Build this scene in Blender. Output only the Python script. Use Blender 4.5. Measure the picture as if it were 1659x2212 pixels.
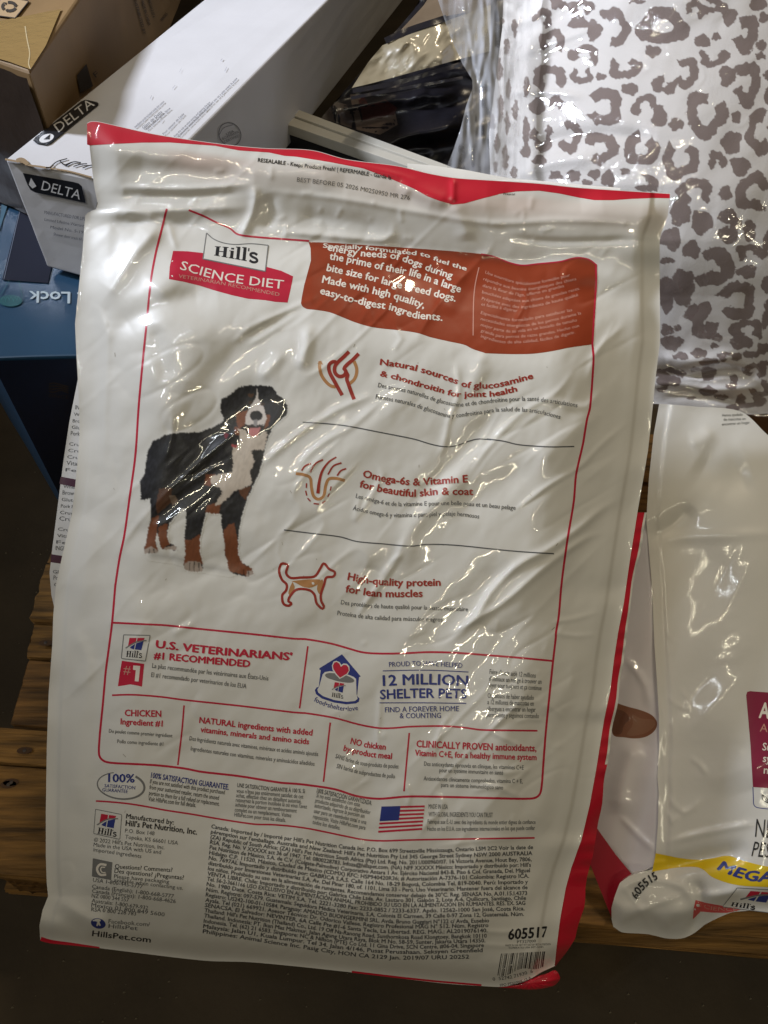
import bpy, bmesh, math, random
import numpy as np
from mathutils import Vector

for _o in list(bpy.data.objects): bpy.data.objects.remove(_o, do_unlink=True)
scene = bpy.context.scene
COL = scene.collection

# ------------------------------------------------------------------ camera
TILT = math.radians(50.0)          # the phone looks down this much below the horizon
CT, ST = math.cos(TILT), math.sin(TILT)
EYE = 0.92                         # camera height over the concrete
K = 0.000627                       # tangent of the view angle per unit of the drawing grid (1659 wide)
cam_d = bpy.data.cameras.new('camera'); cam = bpy.data.objects.new('camera', cam_d); COL.objects.link(cam)
cam.location = (0, 0, EYE); cam.rotation_euler = (math.radians(90) - TILT, 0, 0)
cam_d.sensor_fit = 'HORIZONTAL'; cam_d.angle = 2 * math.atan(829.5 * K)
cam_d.clip_start = 0.02; cam_d.clip_end = 60
scene.camera = cam

# ------------------------------------------------------------------ world: dim warm warehouse air
w = bpy.data.worlds.new('World'); scene.world = w; w.use_nodes = True
bg = w.node_tree.nodes['Background']
bg.inputs[0].default_value = (1.0, 0.79, 0.52, 1); bg.inputs[1].default_value = 0.050

def area(name, loc, target, size, size_y, power, color, spread=180, axis=None):
    d = bpy.data.lights.new(name, 'AREA'); d.shape = 'RECTANGLE'; d.size = size; d.size_y = size_y
    d.energy = power; d.color = color; d.spread = math.radians(spread)
    o = bpy.data.objects.new(name, d); COL.objects.link(o); o.location = loc
    v = Vector(target) - Vector(loc); o.rotation_euler = v.to_track_quat('-Z', 'Y').to_euler()
    if axis:
        z = -v.normalized(); x = Vector(axis); x = (x - z * x.dot(z)).normalized(); y = z.cross(x)
        from mathutils import Matrix
        o.rotation_euler = Matrix((x, y, z)).transposed().to_euler()
    return o
# high bay lamps of the warehouse (cool one to the left, warm ones overhead)
area('bay_lamp', (-2.35, 1.22, 2.28), (0.70, 1.05, 0.45), 0.34, 0.34, 10.0, (0.82, 0.88, 1.0), 41)
area('warm_bay_lamp', (0.75, 1.9, 3.4), (0.50, 0.75, 0.4), 0.20, 0.60, 2.6, (1.0, 0.84, 0.60), 54)
AX = (0.85, 0.52, 0)     # tubes turned along the bag's folds to stretch their glints
area('warm_tube_lamp', (-0.85, -0.75, 3.5), (0.75, 0.85, 0.4), 1.8, 0.008, 1.9, (1.0, 0.91, 0.66), 66, AX)
area('cool_tube_lamp', (-1.5, -0.2, 3.0), (0.6, 0.85, 0.4), 1.2, 0.008, 1.4, (0.86, 0.93, 1.0), 66, AX)
area('warm_tube_lamp', (1.15, -1.9, 2.5), (0.75, 0.85, 0.4), 1.8, 0.008, 1.7, (1.0, 0.91, 0.66), 66, AX)  # added low behind the camera so the lower-right fold flanks glint

scene.view_settings.view_transform = 'Standard'; scene.view_settings.look = 'None'
scene.view_settings.exposure = 0.0; scene.view_settings.gamma = 1.0

# ------------------------------------------------------------------ geometry helpers
def U(px, py, d):
    """a point seen on the drawing grid at depth d -> world"""
    px = np.asarray(px, float); py = np.asarray(py, float); d = np.asarray(d, float)
    x = (px - 829.5) * K * d; y = (1106 - py) * K * d; z = -d
    x, y, z = np.broadcast_arrays(x, y, z)
    return np.stack([x, y * ST - z * CT, y * CT + z * ST + EYE], -1)

def pxof(P):
    P = np.asarray(P, float); X = P[..., 0]; Y = P[..., 1]; Z = P[..., 2] - EYE
    y = Y * ST + Z * CT; z = -Y * CT + Z * ST
    return 829.5 + X / -z / K, 1106 - y / -z / K, -z

def Zn(x0, y0, x1, w):
    f = (x1 - x0) / w / 1.82278
    return (f, x0 / 1.82278, y0 / 1.82278)
Z1 = Zn(0, 0, 1000, 1659); Z2 = Zn(900, 0, 2000, 1659); Z3 = Zn(1900, 0, 3024, 1659); Z4 = Zn(0, 700, 1000, 1659)
Z5 = Zn(900, 900, 2000, 1659); Z6 = Zn(1800, 900, 3024, 1659); Z7 = Zn(0, 1400, 1300, 1659); Z8 = Zn(1000, 1700, 2400, 1659)
Y1 = Zn(0, 2300, 1200, 1659); Y2 = Zn(1100, 2400, 2300, 1659); Y3 = Zn(2100, 1600, 3024, 1659); Y4 = Zn(2100, 2500, 3024, 1659)
Y5 = Zn(0, 2900, 1200, 1659); Y6 = Zn(1000, 2900, 2200, 1659); Y7 = Zn(1900, 3100, 3024, 1659); Y8 = Zn(300, 400, 1600, 1659)
Z9 = Zn(530, 1480, 1180, 1659); W2 = Zn(2550, 2300, 3024, 749); Z10 = Zn(1150, 1350, 1450, 1659)
Z11 = Zn(1230, 2550, 1430, 1639); Z12 = Zn(440, 2450, 640, 1427); Z13 = Zn(1500, 0, 2100, 1659); D0 = (1.0, 0.0, 0.0)
def C(z, pts):
    return [(z[1] + z[0] * p[0], z[2] + z[0] * p[1]) for p in pts]

def polysm(pts, n=None, step=4.0, smooth=True):
    P = np.array(pts, float)
    if len(P) < 3 or not smooth:
        Q = P
    else:
        E = np.vstack([2 * P[0] - P[1], P, 2 * P[-1] - P[-2]]); out = []
        for i in range(1, len(E) - 2):
            p0, p1, p2, p3 = E[i - 1:i + 3]
            t = np.linspace(0, 1, 9)[:-1, None]
            # cardinal spline with centripetal-like damping
            m1 = (p2 - p0) * 0.5; m2 = (p3 - p1) * 0.5; L = np.linalg.norm(p2 - p1) + 1e-9
            for m in (m1, m2):
                l = np.linalg.norm(m)
                if l > L: m *= L / l
            out.append((2 * t**3 - 3 * t**2 + 1) * p1 + (t**3 - 2 * t**2 + t) * m1 + (-2 * t**3 + 3 * t**2) * p2 + (t**3 - t**2) * m2)
        Q = np.vstack(out + [P[-1:]])
    s = np.r_[0, np.cumsum(np.linalg.norm(np.diff(Q, axis=0), axis=1))]
    if n is None: n = max(2, int(s[-1] / step) + 1)
    u = np.linspace(0, s[-1], n)
    return np.stack([np.interp(u, s, Q[:, 0]), np.interp(u, s, Q[:, 1])], 1)

def sm(x, a, b):
    t = np.clip((x - a) / (b - a), 0, 1); return t * t * (3 - 2 * t)

def vnoise(x, y, seed):
    """smooth value noise, -1..1"""
    r = np.random.RandomState(seed).rand(256, 256) * 2 - 1
    xi = np.floor(x).astype(int); yi = np.floor(y).astype(int); fx = x - xi; fy = y - yi
    fx = fx**3 * (fx * (6 * fx - 15) + 10); fy = fy**3 * (fy * (6 * fy - 15) + 10)
    g = lambda a, b: r[(a & 255), (b & 255)]
    return (g(xi, yi) * (1 - fx) + g(xi + 1, yi) * fx) * (1 - fy) + (g(xi, yi + 1) * (1 - fx) + g(xi + 1, yi + 1) * fx) * fy

def aniso(px, py, ang, lu, lv, seed):
    a = math.radians(ang); u = px * math.cos(a) - py * math.sin(a); v = px * math.sin(a) + py * math.cos(a)
    return vnoise(u / lu + 31.7, v / lv + 12.3, seed)

class Relief:
    """a sheet: depth (m from the camera plane) tabulated over the drawing grid"""
    def __init__(s, x0, y0, x1, y1, step, fn):
        s.x0, s.y0, s.st = x0, y0, step
        s.nx = int((x1 - x0) / step) + 1; s.ny = int((y1 - y0) / step) + 1
        X, Y = np.meshgrid(float(x0) + np.arange(s.nx) * step, y0 + np.arange(s.ny) * step)
        s.X, s.Y = X, Y; D = fn(X, Y)
        for _ in range(3):
            D[1:-1] = (D[:-2] + 2 * D[1:-1] + D[2:]) / 4; D[:, 1:-1] = (D[:, :-2] + 2 * D[:, 1:-1] + D[:, 2:]) / 4
        s.D = D
    def depth(s, px, py):
        gx = np.clip((np.asarray(px, float) - s.x0) / s.st, 0, s.nx - 1.001); gy = np.clip((np.asarray(py, float) - s.y0) / s.st, 0, s.ny - 1.001)
        i = gx.astype(int); j = gy.astype(int); fx = gx - i; fy = gy - j; D = s.D
        return (D[j, i] * (1 - fx) + D[j, i + 1] * fx) * (1 - fy) + (D[j + 1, i] * (1 - fx) + D[j + 1, i + 1] * fx) * fy
    def pos(s, px, py, off=0.0):
        return U(px, py, s.depth(px, py) - off * 0.25)
    def nrm(s, px, py):
        e = s.st * 1.1
        a = s.pos(px + e, py) - s.pos(px - e, py); b = s.pos(px, py - e) - s.pos(px, py + e)
        n = np.cross(a, b); return n / (np.linalg.norm(n, axis=-1, keepdims=True) + 1e-12)

class Flat:
    """a plane; points are found where the sight line meets it"""
    def __init__(s, p0, n):
        s.p0 = np.array(p0, float); n = np.array(n, float); s.n = n / np.linalg.norm(n)
        e = np.array([0, 0, EYE]);
        if np.dot(e - s.p0, s.n) < 0: s.n = -s.n
    def pos(s, px, py, off=0.0):
        o = np.array([0, 0, EYE]); r = U(px, py, 1.0) - o
        t = np.dot(s.p0 - o, s.n) / (r @ s.n)
        return o + r * t[..., None] + s.n * np.asarray(off, float)[..., None]
    def nrm(s, px, py):
        return np.broadcast_to(s.n, np.shape(px) + (3,)).copy()

# ------------------------------------------------------------------ materials
MATS = {}
def mat(name, color, rough=0.5, coat=0.0, bump=0.0, bscale=60, metallic=0.0, vary=0.0, vscale=8, spec=0.5, coord='Object', attr=None, coat_rough=0.05, stretch=(1, 1, 1)):
    if name in MATS: return MATS[name]
    m = bpy.data.materials.new(name); m.use_nodes = True; nt = m.node_tree; N = nt.nodes; L = nt.links
    b = N['Principled BSDF']; b.inputs['Base Color'].default_value = (*color, 1); b.inputs['Roughness'].default_value = rough
    b.inputs['Coat Weight'].default_value = coat; b.inputs['Coat Roughness'].default_value = coat_rough
    b.inputs['Metallic'].default_value = metallic; b.inputs['Specular IOR Level'].default_value = spec
    tc = N.new('ShaderNodeTexCoord'); mp = N.new('ShaderNodeMapping'); L.new(tc.outputs[coord], mp.inputs[0]); mp.inputs['Scale'].default_value = stretch
    if attr:
        a = N.new('ShaderNodeAttribute'); a.attribute_name = attr; L.new(a.outputs['Color'], b.inputs['Base Color'])
    if vary > 0:
        n = N.new('ShaderNodeTexNoise'); n.inputs['Scale'].default_value = vscale; n.inputs['Detail'].default_value = 6; L.new(mp.outputs[0], n.inputs['Vector'])
        r = N.new('ShaderNodeMapRange'); r.inputs[1].default_value = 0.3; r.inputs[2].default_value = 0.7; r.inputs[3].default_value = 1 - vary; r.inputs[4].default_value = 1.0
        L.new(n.outputs[0], r.inputs[0])
        mx = N.new('ShaderNodeMix'); mx.data_type = 'RGBA'; mx.blend_type = 'MULTIPLY'; mx.inputs[0].default_value = 1.0
        if attr: L.new(a.outputs['Color'], mx.inputs[6])
        else: mx.inputs[6].default_value = (*color, 1)
        L.new(r.outputs[0], mx.inputs[7]); L.new(mx.outputs[2], b.inputs['Base Color'])
    if bump > 0:
        n2 = N.new('ShaderNodeTexNoise'); n2.inputs['Scale'].default_value = bscale; n2.inputs['Detail'].default_value = 4; L.new(mp.outputs[0], n2.inputs['Vector'])
        bp = N.new('ShaderNodeBump'); bp.inputs['Strength'].default_value = 1.0; bp.inputs['Distance'].default_value = bump; L.new(n2.outputs[0], bp.inputs['Height'])
        L.new(bp.outputs[0], b.inputs['Normal'])
        if coat > 0: L.new(bp.outputs[0], b.inputs['Coat Normal'])
    MATS[name] = m; return m

def film(name, color, attr=None, rough=0.38):
    """printed glossy pouch film; same crinkle on every printed patch of it"""
    return mat('film_' + name, color, rough=rough, coat=0.85, bump=0.00012, bscale=60, attr=attr, coat_rough=0.035, spec=0.4)

# ------------------------------------------------------------------ object helpers
BASE = {}
def thing(name, base, label, cat, group=None):
    o = bpy.data.objects.new(name, None); COL.objects.link(o); o.location = base; o['label'] = label; o['category'] = cat
    o.empty_display_size = 0.03
    if group: o['group'] = group
    BASE[o] = np.array(base, float); return o

MERGE = None
def part(name, V, F, m, parent, nrm=None, **kw):
    if MERGE is not None:
        b = sum(len(v) for v in MERGE['V']); MERGE['V'].append(np.asarray(V, float)); MERGE['N'].append(nrm); MERGE['F'] += [[i + b for i in f] for f in F]; MERGE['a'] = (name, m, parent); return None
    return part_(name, V, F, m, parent, nrm=nrm, **kw)
def merged(fn):
    global MERGE
    MERGE = dict(V=[], N=[], F=[]); fn(); M = MERGE; MERGE = None
    return part_(M['a'][0], np.vstack(M['V']), M['F'], M['a'][1], M['a'][2], nrm=np.vstack(M['N']))
def part_(name, V, F, m, parent, nrm=None, smooth=True, label=None, colors=None, stuff=False, mats=None, fm=None):
    V = np.asarray(V, float)
    b = BASE.get(parent)
    p = parent
    while b is None and p is not None:
        p = p.parent; b = BASE.get(p)
    if b is None: b = np.zeros(3)
    me = bpy.data.meshes.new(name); me.from_pydata((V - b).tolist() if len(V) < 3000 else [tuple(v) for v in (V - b)], [], F)
    me.materials.append(m)
    if smooth: me.polygons.foreach_set('use_smooth', [True] * len(me.polygons))
    if colors is not None:
        ca = me.color_attributes.new('paint', 'FLOAT_COLOR', 'POINT')
        ca.data.foreach_set('color', np.hstack([colors, np.ones((len(colors), 1))]).astype(np.float32).ravel())
    me.update()
    if nrm is not None and len(nrm) == len(V): me.normals_split_custom_set_from_vertices(nrm.tolist())
    o = bpy.data.objects.new(name, me); COL.objects.link(o)
    if parent is not None: o.parent = parent
    if label: o['label'] = label
    if stuff: o['kind'] = 'stuff'
    return o

def gridF(nu, nv):
    i, j = np.meshgrid(np.arange(nu - 1), np.arange(nv - 1)); a = (j * nu + i).ravel()
    return np.stack([a, a + nu, a + nu + 1, a + 1], 1).tolist()

def sheet(name, surf, GX, GY, m, parent, off=0.0, **kw):
    nv, nu = GX.shape; P = surf.pos(GX.ravel(), GY.ravel(), off)
    return part(name, P, gridF(nu, nv), m, parent, **kw)

def ribbon(surf, parent, pts, width, m, off=0.0004, name='printed_line', smooth=True, step=3.5, label=None, w2=None, closed=False):
    Q = polysm(pts, step=step, smooth=smooth); n = len(Q)
    T = np.gradient(Q, axis=0); T /= np.linalg.norm(T, axis=1, keepdims=True) + 1e-9; Nn = np.stack([T[:, 1], -T[:, 0]], 1)
    ww = np.linspace(width, w2 if w2 is not None else width, n)[:, None] / 2
    rows = [Q + Nn * ww * k for k in (1, 0, -1)]
    G = np.stack(rows, 0); GX, GY = G[..., 0], G[..., 1]
    P = surf.pos(GX.ravel(), GY.ravel(), off); Nm = surf.nrm(GX.ravel(), GY.ravel())
    return part(name, P, gridF(n, 3), m, parent, nrm=Nm, label=label)

def fill(surf, parent, pts, m, off=0.0004, name='printed_patch', res=8.0, smooth=False, label=None):
    P = [tuple(p) for p in (polysm(list(pts) + [pts[0]], step=5)[:-1] if smooth else pts)]
    A = sum(P[i][0] * P[(i + 1) % len(P)][1] - P[(i + 1) % len(P)][0] * P[i][1] for i in range(len(P)))
    if A > 0: P = P[::-1]
    bm = bmesh.new(); vs = [bm.verts.new((p[0], p[1], 0)) for p in P]; bm.faces.new(vs)
    xs = [p[0] for p in P]; ys = [p[1] for p in P]
    if isinstance(surf, Relief):
        for ax, lo, hi in ((0, min(xs), max(xs)), (1, min(ys), max(ys))):
            k = math.floor(lo / res) + 1
            while k * res < hi:
                co = [0, 0, 0]; no = [0, 0, 0]; co[ax] = k * res + 0.003; no[ax] = 1
                bmesh.ops.bisect_plane(bm, geom=bm.verts[:] + bm.edges[:] + bm.faces[:], plane_co=co, plane_no=no, dist=1e-5); k += 1
    bmesh.ops.triangulate(bm, faces=[f for f in bm.faces if len(f.verts) > 4])
    bm.verts.index_update()
    X = np.array([v.co.x for v in bm.verts]); Y = np.array([v.co.y for v in bm.verts]); F = [[v.index for v in f.verts] for f in bm.faces]; bm.free()
    return part(name, surf.pos(X, Y, off), F, m, parent, nrm=surf.nrm(X, Y), label=label)

# lettering is queued, turned into meshes in one go, and laid onto the sheets
QUEUE = []
def text(surf, parent, s, pts, cap, m, bold=0.0, off=0.0008, shear=0.0, name='lettering', res=2, smooth=True, label=None, small=False):
    QUEUE.append(dict(surf=surf, parent=parent, s=s, pts=pts, cap=cap, m=m, bold=bold, off=off, shear=shear, name=name, res=res, smooth=smooth, label=label, small=small))

def flush_text():
    objs = []
    def mk(s, bold, res):
        c = bpy.data.curves.new('t', 'FONT'); c.body = s; c.resolution_u = res; c.fill_mode = 'FRONT'
        o = bpy.data.objects.new('t', c); COL.objects.link(o); return o
    ref = mk('H', 0, 2)
    for q in QUEUE: objs.append(mk(q['s'], q['bold'], q['res']))
    bpy.context.view_layer.update(); dg = bpy.context.evaluated_depsgraph_get()
    def grab(o):
        me = bpy.data.meshes.new_from_object(o.evaluated_get(dg)); n = len(me.vertices); co = np.empty(n * 3); me.vertices.foreach_get('co', co)
        F = [list(p.vertices) for p in me.polygons]; bpy.data.meshes.remove(me); return co.reshape(-1, 3), F
    H = grab(ref)[0][:, 1].max()
    groups = {}
    for q, o in zip(QUEUE, objs):
        co, F = grab(o)
        if not len(co): continue
        zz = np.zeros(len(co)); b = q['bold'] * 0.9
        if b > 0:      # heavier strokes: the outline laid down a few times, slightly apart
            sh = [(0, 0), (b, 0), (-b, 0)] + ([(0, b * .8), (0, -b * .8)] if b > .016 else [])
            n0 = len(co); co0 = co; F0 = F
            co = np.vstack([co0 + np.array([dx, dy, 0]) for dx, dy in sh]); F = [[i + k * n0 for i in f] for k in range(len(sh)) for f in F0]; zz = np.repeat(np.arange(len(sh)) * 0.00004, n0)
        x = co[:, 0]; x0, x1 = x.min(), x.max(); Q = polysm(q['pts'], step=3, smooth=q['smooth'])
        S = np.r_[0, np.cumsum(np.linalg.norm(np.diff(Q, axis=0), axis=1))]
        yv = co[:, 1] / H * q['cap']; u = (x - x0) / (x1 - x0) * S[-1] + yv * q['shear']
        T = np.gradient(Q, axis=0); T /= np.linalg.norm(T, axis=1, keepdims=True) + 1e-9
        k = 7
        if len(T) > k:
            ker = np.ones(k) / k; T = np.stack([np.convolve(np.pad(T[:, i], k // 2, mode='edge'), ker, 'valid') for i in (0, 1)], 1)
        X = np.interp(u, S, Q[:, 0]); Y = np.interp(u, S, Q[:, 1]); tx = np.interp(u, S, T[:, 0]); ty = np.interp(u, S, T[:, 1])
        X = X + ty * yv; Y = Y - tx * yv
        P = q['surf'].pos(X, Y, q['off'] + zz); Nn = q['surf'].nrm(X, Y)
        if False:
            g = groups.setdefault((q['name'], q['m'].name, id(q['surf'])), dict(q=q, P=[], N=[], F=[], n=0))
            g['P'].append(P); g['N'].append(Nn); g['F'] += [[i + g['n'] for i in f] for f in F]; g['n'] += len(P)
        else:
            part(q['name'], P, F, q['m'], q['parent'], nrm=Nn, label=q['label'])
    for g in groups.values():
        q = g['q']; part(q['name'], np.vstack(g['P']), g['F'], q['m'], q['parent'], nrm=np.vstack(g['N']), label=q['label'])
    for o in [ref] + objs:
        c = o.data; bpy.data.objects.remove(o, do_unlink=True); bpy.data.curves.remove(c)

def pip(X, Y, poly):
    ins = np.zeros(X.shape, bool); n = len(poly)
    for i in range(n):
        x1, y1 = poly[i]; x2, y2 = poly[(i + 1) % n]
        if y1 == y2: continue
        c = ((Y > y1) != (Y > y2)) & (X < (x2 - x1) * (Y - y1) / (y2 - y1) + x1)
        ins ^= c
    return ins

def polydist(X, Y, pts):
    """distance to an open polyline and position 0..1 along it"""
    best = np.full(X.shape, 1e9); tt = np.zeros(X.shape); sg = np.zeros(X.shape)
    P = np.array(pts, float); L = np.linalg.norm(np.diff(P, axis=0), axis=1); S = np.r_[0, np.cumsum(L)]
    for i in range(len(P) - 1):
        a, b = P[i], P[i + 1]; d = b - a; t = np.clip(((X - a[0]) * d[0] + (Y - a[1]) * d[1]) / (d @ d + 1e-9), 0, 1)
        dx = X - a[0] - t * d[0]; dy = Y - a[1] - t * d[1]; r = np.hypot(dx, dy); k = r < best
        best = np.where(k, r, best); tt = np.where(k, (S[i] + t * L[i]) / S[-1], tt); sg = np.where(k, np.sign(d[0] * dy - d[1] * dx), sg)
    return best, tt, sg

def add_folds(H, X, Y, folds):
    """folds: (points, half width, height in mm, sharp 0..1)  ->  added to a height table (m)"""
    for pts, wd, amp, sharp in folds:
        if sharp > .35: wd *= .72; amp *= .80
        P = polysm(pts, step=25); x0, y0 = P.min(0) - wd * 3; x1, y1 = P.max(0) + wd * 3
        i0, i1 = np.searchsorted(X[0], [x0, x1]); j0, j1 = np.searchsorted(Y[:, 0], [y0, y1])
        if i1 <= i0 or j1 <= j0: continue
        xs = X[j0:j1, i0:i1]; ys = Y[j0:j1, i0:i1]
        r, t, s = polydist(xs, ys, P); taper = np.minimum(1, np.minimum(t, 1 - t) * 5 + 0.08)
        g = np.exp(-(r / wd)**2) * (1 - sharp) + np.exp(-np.sqrt(r * r + 4) / (wd * 0.55)) * sharp
        H[j0:j1, i0:i1] += g * amp * 0.001 * taper
    return H

def box(name, poly, ztop, zbot, m, parent, bev=0.0015, label=None, rough=0.0, seed=1):
    """a carton: four floor corners (counter-clockwise from above), with softened and slightly uneven edges"""
    rnd = random.Random(seed); bm = bmesh.new(); n = len(poly)
    lo = [bm.verts.new((p[0], p[1], zbot)) for p in poly]; hi = [bm.verts.new((p[0], p[1], ztop)) for p in poly]
    bm.faces.new(lo[::-1]); bm.faces.new(hi)
    for i in range(n): bm.faces.new((lo[i], lo[(i + 1) % n], hi[(i + 1) % n], hi[i]))
    bmesh.ops.recalc_face_normals(bm, faces=bm.faces[:])
    if rough > 0:
        bmesh.ops.subdivide_edges(bm, edges=bm.edges[:], cuts=9, use_grid_fill=True)
        for v in bm.verts:
            v.co += Vector((rnd.uniform(-1, 1), rnd.uniform(-1, 1), rnd.uniform(-1, 1))) * rough
        eds = [e for e in bm.edges if len(e.link_faces) == 2 and e.calc_face_angle() > 0.9]
    else: eds = bm.edges[:]
    if bev: bmesh.ops.bevel(bm, geom=eds, offset=bev, segments=2, affect='EDGES', profile=0.5)
    bmesh.ops.triangulate(bm, faces=[f for f in bm.faces if len(f.verts) > 4])
    V = [tuple(v.co) for v in bm.verts]; bm.verts.index_update(); F = [[v.index for v in f.verts] for f in bm.faces]; bm.free()
    return part(name, V, F, m, parent, smooth=False, label=label)

# =====================================================================================
# the big pouch in front, its back turned to the camera
# =====================================================================================
M_white = film('white', (0.77, 0.755, 0.715))
M_red = film('red', (0.62, 0.012, 0.035))
M_redink = film('red_ink', (0.56, 0.02, 0.055), rough=0.35)
M_orange = film('orange', (0.31, 0.045, 0.014))
M_rust = film('rust', (0.36, 0.030, 0.020))
M_grey = film('grey_ink', (0.085, 0.09, 0.10))
M_black = film('black_ink', (0.02, 0.02, 0.024))
M_blue = film('blue_ink', (0.028, 0.045, 0.24))
M_tan = film('tan_ink', (0.50, 0.24, 0.09))
M_pale = film('pale_ink', (0.86, 0.80, 0.72))
M_pink = film('pink_ink', (0.62, 0.30, 0.24))
M_midgrey = film('mid_grey', (0.20, 0.20, 0.20))
M_stamp = film('stamp', (0.13, 0.12, 0.11))

Lc = [(188, 266), (195, 330), (203, 400), (211, 440), (207, 452), (190, 459), (184, 466), (178, 545), (166, 660), (162, 700), (165, 768), (170, 850), (172, 930), (169, 983), (163, 1043), (155, 1112), (135, 1198), (121, 1262), (115, 1330), (113, 1393), (105, 1500), (101, 1619), (99, 1754), (99, 1850), (101, 1908), (104, 1936), (92, 1966), (85, 2000), (87, 2031)]
Rc = [(1447, 418), (1443, 465), (1428, 505), (1425, 520), (1425, 595), (1426, 737), (1416, 818), (1408, 899), (1400, 971), (1392, 1020), (1377, 1107), (1360, 1214), (1347, 1306), (1335, 1367), (1326, 1426), (1318, 1493), (1305, 1554), (1288, 1661), (1274, 1738), (1256, 1814), (1234, 1875), (1222, 1919), (1210, 1985), (1203, 2040), (1198, 2087)]
Tc = [(188, 266), (197, 262), (215, 263), (337, 290), (487, 312), (573, 320), (672, 324), (749, 344), (858, 358), (930, 375), (985, 384), (1042, 388), (1165, 396), (1250, 405), (1447, 418)]
Bc = [(87, 2031), (238, 2051), (440, 2075), (548, 2079), (746, 2099), (945, 2123), (1040, 2130), (1090, 2131), (1140, 2117), (1170, 2100), (1198, 2087)]

def edge_x(c, py):
    a = np.array(c, float); o = np.argsort(a[:, 1]); return np.interp(py, a[o, 1], a[o, 0])
def edge_y(c, px):
    a = np.array(c, float); o = np.argsort(a[:, 0]); return np.interp(px, a[o, 0], a[o, 1])

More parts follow.
